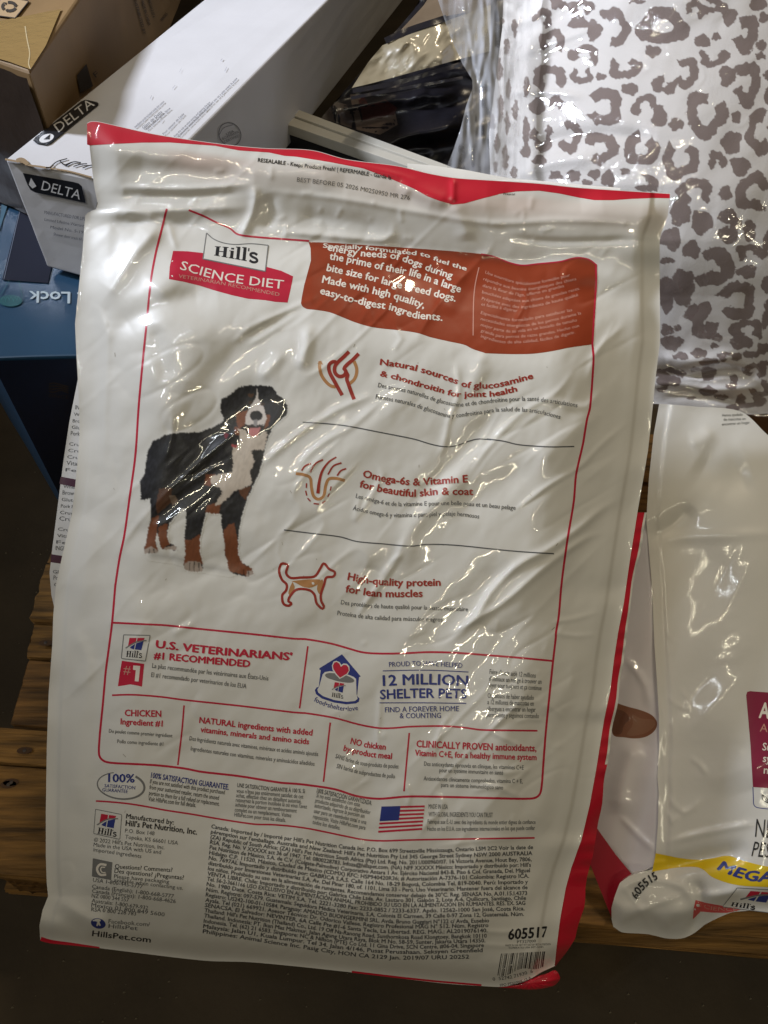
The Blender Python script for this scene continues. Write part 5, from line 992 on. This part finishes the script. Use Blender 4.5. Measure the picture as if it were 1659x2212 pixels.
rx_, ry_ = coons([(1225, 1735), (1268, 1850), (1300, 1930), (1322, 1985)], [(1283, 1780), (1330, 1846), (1368, 1892), (1350, 1960)], [(1225, 1735), (1283, 1780)], [(1322, 1985), (1350, 1960)], 24, 60)
sheet('red_foot', RF, rx_, ry_, film('deep_red', (0.40, 0.008, 0.03)), bag2, label='red lower part of the side gusset')

# brown carton glimpsed behind the second pouch
kb2 = thing('brown_carton', tuple(U(1660, 930, .95)), 'brown carton glimpsed in the notch between the spotted cushion and the right bag', 'carton')
pp = [Zp((1540, 960), .30), Zp((1760, 1010), .30), Zp((1790, 860), .30), Zp((1560, 840), .30)]
box('carton_body', pp, .30, .14, mat('kraft_dark', (0.20, 0.10, 0.045), rough=.6), kb2, bev=.002)

# =====================================================================================
# third pouch, a sliver at the left
# =====================================================================================
L3 = [(168, 820), (158, 870), (150, 910), (137, 996), (125, 1090), (114, 1176), (107, 1238), (111, 1285), (121, 1330), (135, 1345)]
BAG3 = Relief(80, 780, 420, 1380, 4, lambda X, Y: .715 - .02 * sm(X - edge_x(L3, Y), 0, 120) - .0015 * aniso(X, Y, 80, 120, 30, 61))
bag3 = thing('dog_food_bag', tuple(U(200, 1340, .75)), 'sliver of a bag with small print behind the left side of the big bag', 'dog food bag')
g4x, g4y = coons(L3, [(380, 820), (380, 1345)], [(168, 820), (380, 820)], [(135, 1345), (380, 1345)], 50, 110)
sheet('front_face', BAG3, g4x, g4y, film('off_white', (0.66, 0.64, 0.62)), bag3); body_behind(BAG3, g4x, g4y, M_white, bag3, .05, step=4)
fill(BAG3, bag3, C(Z7, [(305, 608), (470, 640), (470, 680), (298, 645)]), film('plum', (0.07, 0.02, 0.04)), name='printed_bar'); fill(BAG3, bag3, C(Z7, [(258, 998), (400, 1020), (400, 1060), (254, 1038)]), film('plum', (0.07, 0.02, 0.04)), name='printed_bar')
rnd = random.Random(2); wds = ['INGREDIENTS: Chicken, Whole Grain', 'Wheat, Cracked Pearled Barley', 'Brown Rice, Brewers Rice, Corn', 'Gluten Meal, Chicken Meal', 'Pork Fat, Flaxseed, Dried Beet Pulp', 'Crude Protein 19.0% min', 'Crude Fat 12.5% min', 'Crude Fiber 5.0% max', 'Vitamin E 400 IU/kg min', 'Feeding guide']
yy0 = 870
for k in range(26):
    yy0 += 14 + (8 if k % 6 == 5 else 0)
    if 1020 < yy0 < 1052 or 1188 < yy0 < 1222: continue
    x0 = float(edge_x(L3, yy0)) + 7
    text(BAG3, bag3, wds[k % len(wds)], [(x0, yy0), (x0 + 150, yy0 + 12)], 7 if k % 4 else 9, M_grey, small=True, name='small_print', smooth=False)

# =====================================================================================
# things in the dark gap at the top
# =====================================================================================
M_blkp = mat('black_plastic', (0.010, 0.009, 0.012), rough=.30, coat=.25, bump=.002, bscale=25, coat_rough=.25, spec=.3)
rnd = random.Random(31); bkf = []; pof = []
for k in range(40):
    x, y, a, l = rnd.uniform(680, 1020), rnd.uniform(20, 370), rnd.uniform(-.2, .9), rnd.uniform(30, 110); bkf.append(([(x, y), (x + l * .5 * math.cos(a), y - l * .5 * math.sin(a) + rnd.uniform(-6, 6)), (x + l * math.cos(a), y - l * math.sin(a))], rnd.uniform(5, 11), rnd.uniform(3, 8), .6))
for k in range(22):
    x, y, a, l = rnd.uniform(770, 1000), rnd.uniform(60, 185), rnd.uniform(.3, 1.2), rnd.uniform(14, 50); pof.append(([(x, y), (x + l * .5 * math.cos(a), y - l * .5 * math.sin(a) + rnd.uniform(-3, 3)), (x + l * math.cos(a), y - l * math.sin(a))], rnd.uniform(4, 7), rnd.uniform(1.2, 3), .6))
def bk_depth(X, Y):
    q = np.zeros(X.shape); add_folds(q, X, Y, [([(700, 250), (760, 230), (860, 215), (1000, 195)], 16, 14, .3), ([(780, 330), (900, 290), (1010, 270)], 20, 12, .2), ([(700, 180), (720, 230), (740, 300)], 14, 12, .4), ([(740, 270), (800, 260), (860, 250)], 12, -10, .2), ([(760, 205), (860, 190), (990, 165)], 9, 10, .4)] + bkf)
    return 1.04 - q - .012 * aniso(X, Y, 12, 160, 60, 71) - .004 * aniso(X, Y, 30, 50, 24, 72) + .0 * sm(Y, 60, 330)
BK = Relief(560, -80, 1120, 460, 3, bk_depth)
bkb = thing('bin_bag', tuple(U(830, 400, 1.0)), 'crumpled black plastic bag in the dark gap between white carton and spotted cushion', 'plastic bag')
g5x, g5y = coons([(945, -70), (895, 20), (812, 117), (700, 248), (640, 330), (600, 450)], [(1110, -70), (1110, 450)], [(945, -70), (1110, -70)], [(600, 450), (1110, 450)], 150, 150); sheet('bag_face', BK, g5x, g5y, M_blkp, bkb); body_behind(BK, g5x, g5y, M_blkp, bkb, .12, step=8)
M_dkred = mat('dark_red_print', (0.035, 0.008, 0.008), rough=.4)
fill(BK, bkb, C(Z2, [(770, 590), (800, 565), (830, 625), (930, 590), (1000, 640), (980, 690), (800, 720)]), M_dkred, name='printed_patch', off=.001); fill(BK, bkb, C(Z2, [(720, 560), (790, 560), (770, 640), (790, 720), (990, 672), (1005, 740), (900, 800), (760, 770)]), mat('dim_brown', (0.085, 0.062, 0.05), rough=.4), name='printed_patch', off=.0006)
fill(BK, bkb, C(Z2, [(600, 640), (640, 605), (700, 620), (740, 700), (730, 760), (550, 700)]), mat('dim_brown2', (0.06, 0.045, 0.04), rough=.4), name='printed_patch', off=.0006)
# glossy pouch
def po_depth(X, Y):
    q = np.zeros(X.shape); add_folds(q, X, Y, [([(870, 140), (888, 115), (905, 100)], 5, 2.5, .7), ([(882, 152), (905, 125), (930, 105)], 5, 2.5, .7), ([(862, 120), (875, 88), (890, 90), (896, 120)], 6, 3, .6), ([(915, 148), (940, 125), (955, 120), (962, 135)], 6, 3, .6), ([(840, 90), (900, 130), (980, 110)], 40, 8, 0)] + pof)
    return .90 - q - .004 * aniso(X, Y, 30, 90, 50, 81) - .0008 * aniso(X, Y, 50, 24, 12, 82)
PO = Relief(700, -60, 1100, 260, 2, po_depth)
po = thing('plastic_pouch', tuple(U(880, 170, .93)), 'glossy olive brown plastic pouch with dark edging, above the black bag', 'pouch')
g6x, g6y = coons([(826, 98), (795, 135), (760, 190)], [(1060, 10), (1060, 110)], [(826, 98), (880, 76), (960, 47), (1060, 10)], [(760, 190), (810, 178), (894, 155), (992, 128), (1060, 110)], 120, 70)
sheet('pouch_face', PO, g6x, g6y, mat('olive_film', (0.24, 0.20, 0.13), rough=.35, coat=.8, bump=.0006, bscale=40, coat_rough=.06), po); body_behind(PO, g6x, g6y, M_blkp, po, .03, step=5)
for pts, wd in (([(762, 196), (800, 190), (860, 178), (930, 158), (1060, 120)], 10), ([(758, 212), (820, 200), (900, 186), (1000, 168)], 7), ([(832, 88), (880, 66), (965, 38)], 13)):
    ribbon(PO, po, pts, wd, M_blkp, off=.006, name='edging')
po2 = thing('plastic_pouch', tuple(U(920, 40, 1.0)), 'dim brown wrapped packet in the gap at the very top, above the olive pouch', 'pouch')
PO2 = Relief(780, -90, 1100, 100, 2, lambda X, Y: .95 - .008 * aniso(X, Y, 30, 80, 40, 91))
g7x, g7y = coons([(960, -60), (915, 12), (850, 82)], [(1060, -60), (1060, 20)], [(960, -60), (1060, -60)], [(850, 82), (880, 66), (960, 36), (1060, 20)], 70, 40)
sheet('packet_face', PO2, g7x, g7y, mat('dim_film', (0.16, 0.115, 0.075), rough=.4, coat=.4, bump=.001, bscale=30), po2); body_behind(PO2, g7x, g7y, M_blkp, po2, .03, step=4)

# black carton with a white rim
M_rim = mat('rim_white', (0.42, 0.40, 0.35), rough=.4); M_bx = mat('black_board', (0.018, 0.018, 0.020), rough=.4)
bx = thing('black_carton', tuple(U(800, 360, .85)), 'black box with a white rim and green mark behind the big bag', 'box')
zr = .50
r_out = [(560, 205), (694, 252), (985, 362), (1050, 388)]; r_in = [(520, 232), (668, 283), (898, 362), (960, 384)]
ro = [np.array(Zp(p, zr)) for p in r_out]; ri = [np.array(Zp(p, zr)) for p in r_in]
for k, (f0, f1, zz) in enumerate([(0, .42, zr), (.42, .52, zr - .003), (.52, 1, zr - .001)]):
    P = [tuple(ro[0] * (1 - f1) + ri[0] * f1), tuple(ro[-1] * (1 - f1) + ri[-1] * f1), tuple(ro[-1] * (1 - f0) + ri[-1] * f0), tuple(ro[0] * (1 - f0) + ri[0] * f0)]
    box('rim_strip', P, zz, zr - .014, M_rim, bx, bev=.0006)
dn = np.append(unit(ri[0], ri[-1]), 0); nn_ = np.cross((0, 0, 1), dn);
back = [tuple(ri[0] + (ro[0] - ri[0]) * .98), tuple(ri[-1] + (ro[-1] - ri[-1]) * .98)]
box('carton_body', [tuple(ri[0] + (ro[0] - ri[0]) * .06), tuple(ri[-1] + (ro[-1] - ri[-1]) * .06), back[1], back[0]], zr - .0135, .15, M_bx, bx, bev=.001)
q0 = ri[0] + (ro[0] - ri[0]) * .06; BXF = Flat((q0[0], q0[1], .45), np.cross(dn, (0, 0, 1))); BXF.p0 = BXF.p0 + BXF.n * .0008
fill(BXF, bx, C(Z2, [(835, 922), (880, 930), (945, 970), (830, 952)]), mat('green_mark', (0.05, 0.26, 0.08), rough=.5), name='green_mark')

# =====================================================================================
# spotted cushion in clear plastic
# =====================================================================================
Lp = [(1090, -70), (1085, 60), (1070, 180), (1056, 290), (1060, 400), (1120, 520), (1250, 640), (1330, 760), (1380, 850), (1395, 872)]
Bp = [(1395, 872), (1440, 874), (1513, 884), (1594, 895), (1660, 893), (1800, 884)]
foldsP = [([(1400, 800), (1480, 812), (1560, 800), (1640, 812)], 12, -9, .2), ([(1390, 835), (1460, 826), (1540, 842), (1640, 836)], 10, 6, .3), ([(1410, 770), (1500, 780), (1600, 770)], 16, 6, .2), ([(1430, 860), (1500, 856), (1600, 866)], 9, -5, .2),
 ([(1140, 330), (1200, 300), (1300, 290), (1420, 300)], 18, -5, .2), ([(1120, 380), (1200, 350), (1290, 340)], 16, 4, .2), ([(1080, 60), (1150, 40), (1230, -10)], 14, 4, .2), ([(1120, 120), (1200, 90), (1280, 60)], 10, 3, .3), ([(1100, 200), (1180, 198), (1260, 210)], 9, 3, .3)]
def pil_depth(X, Y):
    dl = X - edge_x(Lp, Y); db = edge_y(Bp, X) - Y
    a = 1 - (1 - np.clip(dl / 620, 0, 1)) ** 2.4; b = 1 - (1 - np.clip(db / 520, 0, 1)) ** 2.4; q = np.zeros(X.shape); add_folds(q, X, Y, foldsP)
    return .83 - .125 * a * (.35 + .65 * b) - q - .003 * aniso(X, Y, 20, 260, 160, 101) - .0016 * aniso(X, Y, 70, 80, 40, 102) * (1 - .5 * sm(dl, 60, 200))
PIL = Relief(1040, -90, 1810, 910, 2, pil_depth)
pil = thing('cushion', tuple(U(1500, 890, .82)), 'white cushion with brown leopard spots wrapped in clear plastic, upper right', 'cushion')
px_, py_ = coons(Lp, [(1800, -70), (1800, 884)], [(1090, -70), (1800, -70)], Bp, 470, 620)
# leopard spots: (zoom, cx, cy, rx, ry, opening direction or None, opening half angle, ring thickness, turn)
SP = []
def sp(z, cx, cy, rx, ry, gap=None, half=45, th=.5, rot=0): SP.append((z[1] + cx * z[0], z[2] + cy * z[0], rx * z[0], ry * z[0], gap, half, th, rot))
for a in [(1045, 150, 152, 108, 500, 0, .62), (770, 165, 85, 118, 170, 62, .58), (650, 175, 45, 62), (710, 80, 34, 26), (405, 250, 76, 80, 90, 45, .6), (595, 320, 92, 58, 100, 50, .6), (575, 430, 62, 62, 270, 45, .6), (825, 385, 94, 78, 265, 50, .62), (685, 445, 34, 26), (390, 460, 98, 88, 80, 40, .62), (855, 515, 50, 38),
 (700, 620, 118, 112, 185, 30, .58), (950, 620, 82, 72, 75, 55, .6), (1030, 680, 46, 66), (1125, 722, 46, 38), (1300, 660, 122, 138, 300, 22, .55), (1475, 682, 30, 36), (1447, 830, 62, 66), (1610, 770, 78, 140, 350, 60, .6), (925, 862, 106, 104, 285, 22, .66), (1150, 922, 108, 122, 268, 32, .56), (685, 860, 102, 92, 165, 30, .62),
 (500, 790, 78, 98, 200, 50, .6), (345, 790, 62, 92, 265, 35, .6), (320, 615, 46, 52), (430, 590, 46, 34), (490, 622, 50, 26), (1365, 940, 55, 62, 90, 30, .8), (1500, 965, 58, 60), (1235, 1125, 102, 95, 80, 40, .62), (1410, 1122, 40, 45), (1580, 1120, 112, 110, 20, 35, .58), (1150, 1235, 58, 84), (1275, 1290, 66, 72), (1430, 1310, 66, 110, 180, 25, .9), (1550, 1335, 38, 62),
 (1095, 1390, 60, 66), (1215, 1452, 50, 52), (1375, 1540, 90, 100, 190, 40, .56), (1070, 1515, 42, 20), (1560, 1480, 90, 62, 85, 60, .6), (530, 1022, 40, 36), (650, 1012, 34, 32), (730, 1040, 40, 52), (955, 1062, 76, 52, 200, 40, .8), (425, 1020, 44, 24), (600, 1068, 30, 22), (830, 995, 32, 20), (1170, 420, 92, 88, 190, 50, .58), (1060, 490, 76, 58, 300, 40, .8),
 (1280, 240, 46, 38), (1357, 212, 26, 24), (1338, 330, 86, 58, 270, 60, .65), (1435, 98, 44, 54), (1520, 190, 88, 112, 200, 50, .75), (1620, 262, 30, 32), (1616, 322, 26, 26), (1600, 20, 50, 42), (1635, 100, 30, 32), (1424, 438, 50, 58), (1530, 480, 86, 134, 190, 40, .62), (1660, 440, 24, 32), (1660, 560, 24, 50), (1340, 30, 84, 48, 180, 30, .8), (1240, 60, 66, 58, 120, 40, .7), (900, 8, 50, 12),
 (990, 300, 46, 36), (575, 45, 82, 44, 100, 40, .7), (350, 108, 56, 62, 120, 40, .7), (560, 130, 62, 40), (440, 20, 50, 34), (255, 500, 18, 60), (255, 760, 20, 96), (190, 640, 16, 60), (250, 880, 30, 40), (330, 930, 44, 30)]: sp(Z3, *a)
for a in [(1360, 215, 98, 102, 195, 40, .58), (1205, 260, 60, 46), (1120, 340, 44, 100), (1205, 335, 60, 78), (1490, 385, 108, 104, 170, 24, .56), (1255, 450, 40, 44), (1322, 500, 74, 100, 330, 30, .9), (1120, 540, 36, 30), (1175, 530, 20, 18), (1145, 610, 60, 40), (1550, 545, 92, 62, 85, 45, .62), (1390, 582, 28, 24), (1375, 626, 22, 14), (1515, 605, 66, 38), (1635, 640, 42, 28), (1560, 130, 72, 48, 80, 60, .7), (1548, 232, 56, 34), (1650, 300, 24, 50),
 (1190, 680, 42, 22), (1292, 662, 46, 26), (1340, 712, 56, 20), (1450, 688, 66, 30, 90, 50, .7), (1575, 672, 48, 20), (1640, 720, 30, 18), (1140, 772, 84, 30, 60, 40, .8), (1130, 812, 66, 34), (1272, 750, 26, 16), (1340, 772, 40, 42), (1590, 760, 70, 42, 100, 40, .7), (1460, 820, 40, 40, 200, 60, .9), (1340, 868, 46, 24), (1620, 855, 62, 48, 230, 50, .7), (1560, 915, 80, 46, 270, 50, .7), (1090, 860, 30, 16), (1410, 900, 40, 16), (1480, 955, 44, 14), (1250, 905, 24, 10)]: sp(Z6, *a)
for k, (x, y, h) in enumerate([(1082, 40, 26), (1094, 100, 18), (1078, 150, 24), (1098, 190, 22), (1080, 232, 30), (1062, 262, 16), (1096, 268, 26), (1074, 310, 22), (1092, 340, 26), (1070, 360, 12), (1112, 60, 20), (1110, 372, 14)]): SP.append((x, y, 5.5 + (k % 3), h, None, 0, .5, 0))
rnd = random.Random(4)
for k in range(26): SP.append((rnd.uniform(1668, 1790), 30 + k * 33, rnd.uniform(12, 34), rnd.uniform(12, 34), rnd.choice([None, 90, 200]), 45, .6, 0))
vx, vy = px_.ravel(), py_.ravel(); sv = np.zeros(vx.shape)
jx = 1.6 * vnoise(vx / 2.6, vy / 2.6, 111) + 2.4 * vnoise(vx / 9, vy / 9, 112); jy = 1.6 * vnoise(vx / 2.6, vy / 2.6, 113) + 2.4 * vnoise(vx / 9, vy / 9, 114)
for i, (cx, cy, rx, ry, gap, half, th, rot) in enumerate(SP):
    k = (np.abs(vx - cx) < rx * 1.5 + 6) & (np.abs(vy - cy) < ry * 1.5 + 6); X = vx[k] + jx[k] - cx; Y = vy[k] + jy[k] - cy; a = np.arctan2(Y, X)
    wob = 1 + .10 * np.sin(3 * a + i) + .06 * np.sin(5 * a + 2.1 * i); r = np.hypot(X / rx, Y / ry) / wob; rad = math.sqrt(rx * ry)
    if gap is None: f = (1 - r) * rad
    else:
        f = np.minimum(1 - r, r - (1 - th)) * rad
        if half:
            da = np.abs((np.degrees(a) - gap + 180) % 360 - 180); f = np.minimum(f, (da - half) * math.pi / 180 * np.maximum(r, .25) * rad)
    sv[k] = np.maximum(sv[k], np.clip(f / 1.2 + .5, 0, 1))
spot = np.array([0.190, 0.148, 0.132]); clothc = np.array([0.61, 0.58, 0.55]); pc = clothc * (1 - sv[:, None]) + spot * sv[:, None]
part('cushion_cover', PIL.pos(vx, vy), gridF(470, 620), mat('cushion_cloth', (1, 1, 1), rough=.75, attr='paint', bump=.0002, bscale=400, spec=.2), pil, colors=pc)
body_behind(PIL, px_, py_, mat('cushion_back', (.6, .58, .58), rough=.8), pil, .10, step=10)

# clear wrapping
def clear(name, milk, gloss):
    m = bpy.data.materials.new(name); m.use_nodes = True; nt = m.node_tree; N = nt.nodes; L = nt.links; N.remove(N['Principled BSDF']); out = N['Material Output']
    tr_ = N.new('ShaderNodeBsdfTransparent'); tr_.inputs[0].default_value = (.98, .98, .99, 1); gl = N.new('ShaderNodeBsdfGlossy'); gl.inputs['Roughness'].default_value = .07; gl.inputs[0].default_value = (1, 1, 1, 1)
    df = N.new('ShaderNodeBsdfDiffuse'); df.inputs[0].default_value = (.44, .45, .49, 1)
    tc = N.new('ShaderNodeTexCoord'); n = N.new('ShaderNodeTexNoise'); n.inputs['Scale'].default_value = 60; n.inputs['Detail'].default_value = 3; L.new(tc.outputs['Object'], n.inputs['Vector'])
    bp = N.new('ShaderNodeBump'); bp.inputs['Distance'].default_value = .0010; L.new(n.outputs[0], bp.inputs['Height']); L.new(bp.outputs[0], gl.inputs['Normal'])
    lw = N.new('ShaderNodeLayerWeight'); lw.inputs['Blend'].default_value = .5; L.new(bp.outputs[0], lw.inputs['Normal']); fr = N.new('ShaderNodeMath'); fr.operation = 'POWER'; fr.inputs[1].default_value = 3.0; L.new(lw.outputs['Facing'], fr.inputs[0])
    ma = N.new('ShaderNodeMath'); ma.operation = 'MULTIPLY_ADD'; ma.inputs[1].default_value = gloss; ma.inputs[2].default_value = .07; L.new(fr.outputs[0], ma.inputs[0])
    at = N.new('ShaderNodeAttribute'); at.attribute_name = 'paint'; m2 = N.new('ShaderNodeMath'); m2.operation = 'MULTIPLY'; m2.inputs[1].default_value = milk; L.new(at.outputs['Fac'], m2.inputs[0])
    a = N.new('ShaderNodeMixShader'); L.new(m2.outputs[0], a.inputs[0]); L.new(tr_.outputs[0], a.inputs[1]); L.new(df.outputs[0], a.inputs[2])
    b = N.new('ShaderNodeMixShader'); L.new(ma.outputs[0], b.inputs[0]); L.new(a.outputs[0], b.inputs[1]); L.new(gl.outputs[0], b.inputs[2]); L.new(b.outputs[0], out.inputs[0])
    return m
Lw = [(940, -70), (946, 0), (958, 36), (975, 85), (1000, 140), (1020, 172), (1021, 190), (1007, 228), (995, 278), (978, 327), (966, 358), (968, 420), (1100, 560), (1250, 700), (1380, 860), (1392, 880)]
wf = []
rnd = random.Random(11)
for k in range(34):      # pleats running down the gathered end
    x = rnd.uniform(985, 1130); x1 = 1060 + (x - 1060) * rnd.uniform(.5, 1.3) ; y0 = rnd.uniform(-60, 150); wf.append(([(x + rnd.uniform(-30, 20), y0), ((x + x1) / 2, y0 + 90), (x1, y0 + rnd.uniform(150, 260))], rnd.uniform(3.5, 8), rnd.uniform(1.6, 4) * rnd.choice([1, 1, -1]), .6))
for p in ([(1120, 100), (1170, 60), (1240, 20), (1290, -30)], [(1130, 90), (1200, 75), (1250, 60)], [(1190, 180), (1240, 185), (1280, 200)], [(1200, 100), (1290, 110), (1330, 140)], [(1230, 270), (1264, 275), (1268, 300), (1230, 340), (1180, 385)],
          [(1350, 105), (1390, 118), (1440, 112), (1470, 130)], [(1370, 130), (1420, 150), (1455, 160)], [(1480, 110), (1505, 140), (1490, 175)], [(1440, 0), (1480, 20), (1500, -10)], [(1500, 80), (1520, 100), (1516, 130)], [(1080, 0), (1120, 20), (1110, 60)],
          [(1420, 520), (1440, 560), (1430, 640)], [(1600, 560), (1640, 600), (1620, 680)], [(1500, 820), (1560, 800), (1640, 830)], [(1420, 840), (1500, 850), (1560, 880)], [(1560, 640), (1600, 620), (1650, 590)], [(1450, 700), (1500, 760), (1560, 740)]):
    wf.append((p, 5, 2.2, .6))
for k in range(70):
    x, y = rnd.uniform(1120, 1650), rnd.uniform(-20, 860); a = rnd.uniform(0, 3.14); l = rnd.uniform(12, 45); wf.append(([(x, y), (x + l * math.cos(a), y + l * math.sin(a)), (x + 1.6 * l * math.cos(a + .5), y + 1.6 * l * math.sin(a + .5))], rnd.uniform(3, 6), rnd.uniform(1.0, 2.6), .6))
def wrap_depth(X, Y):
    base = PIL.depth(np.clip(X, 1110, 1800), np.clip(Y, -80, 900)); side = 1 - sm(X, 1060, 1180); b2 = np.minimum(base, .80)
    q = np.zeros(X.shape); add_folds(q, X, Y, wf)
    d = b2 * (1 - side) + (.765 + .0) * side
    return d - .006 - q * .8 - .0022 * np.abs(aniso(X, Y, 80, 160, 14, 121)) * (side * .9 + .1) - .0012 * aniso(X, Y, 40, 50, 30, 122)
WR = Relief(920, -90, 1810, 920, 2, wrap_depth)
wx, wy = coons(Lw, [(1800, -70), (1800, 890)], [(940, -70), (1800, -70)], [(1392, 880), (1500, 892), (1600, 900), (1800, 890)], 420, 500)
side = 1 - sm(wx, 1060, 1190); milk = np.clip(.05 + side * (.85 + .5 * vnoise(wx / 7, wy / 70, 131) + .3 * vnoise(wx / 16, wy / 16, 132)), 0, 1).ravel()
gath = np.exp(-((wx - 1050) / 60)**2 - ((wy - 190) / 220)**2).ravel(); milk = np.clip(milk * (.55 + .7 * gath), 0, 1)
part('clear_wrap', WR.pos(wx.ravel(), wy.ravel()), gridF(420, 500), clear('clear_wrap', .72, .9), pil, colors=np.repeat(milk[:, None], 3, 1), label='crinkled clear plastic wrapping')

flush_text()
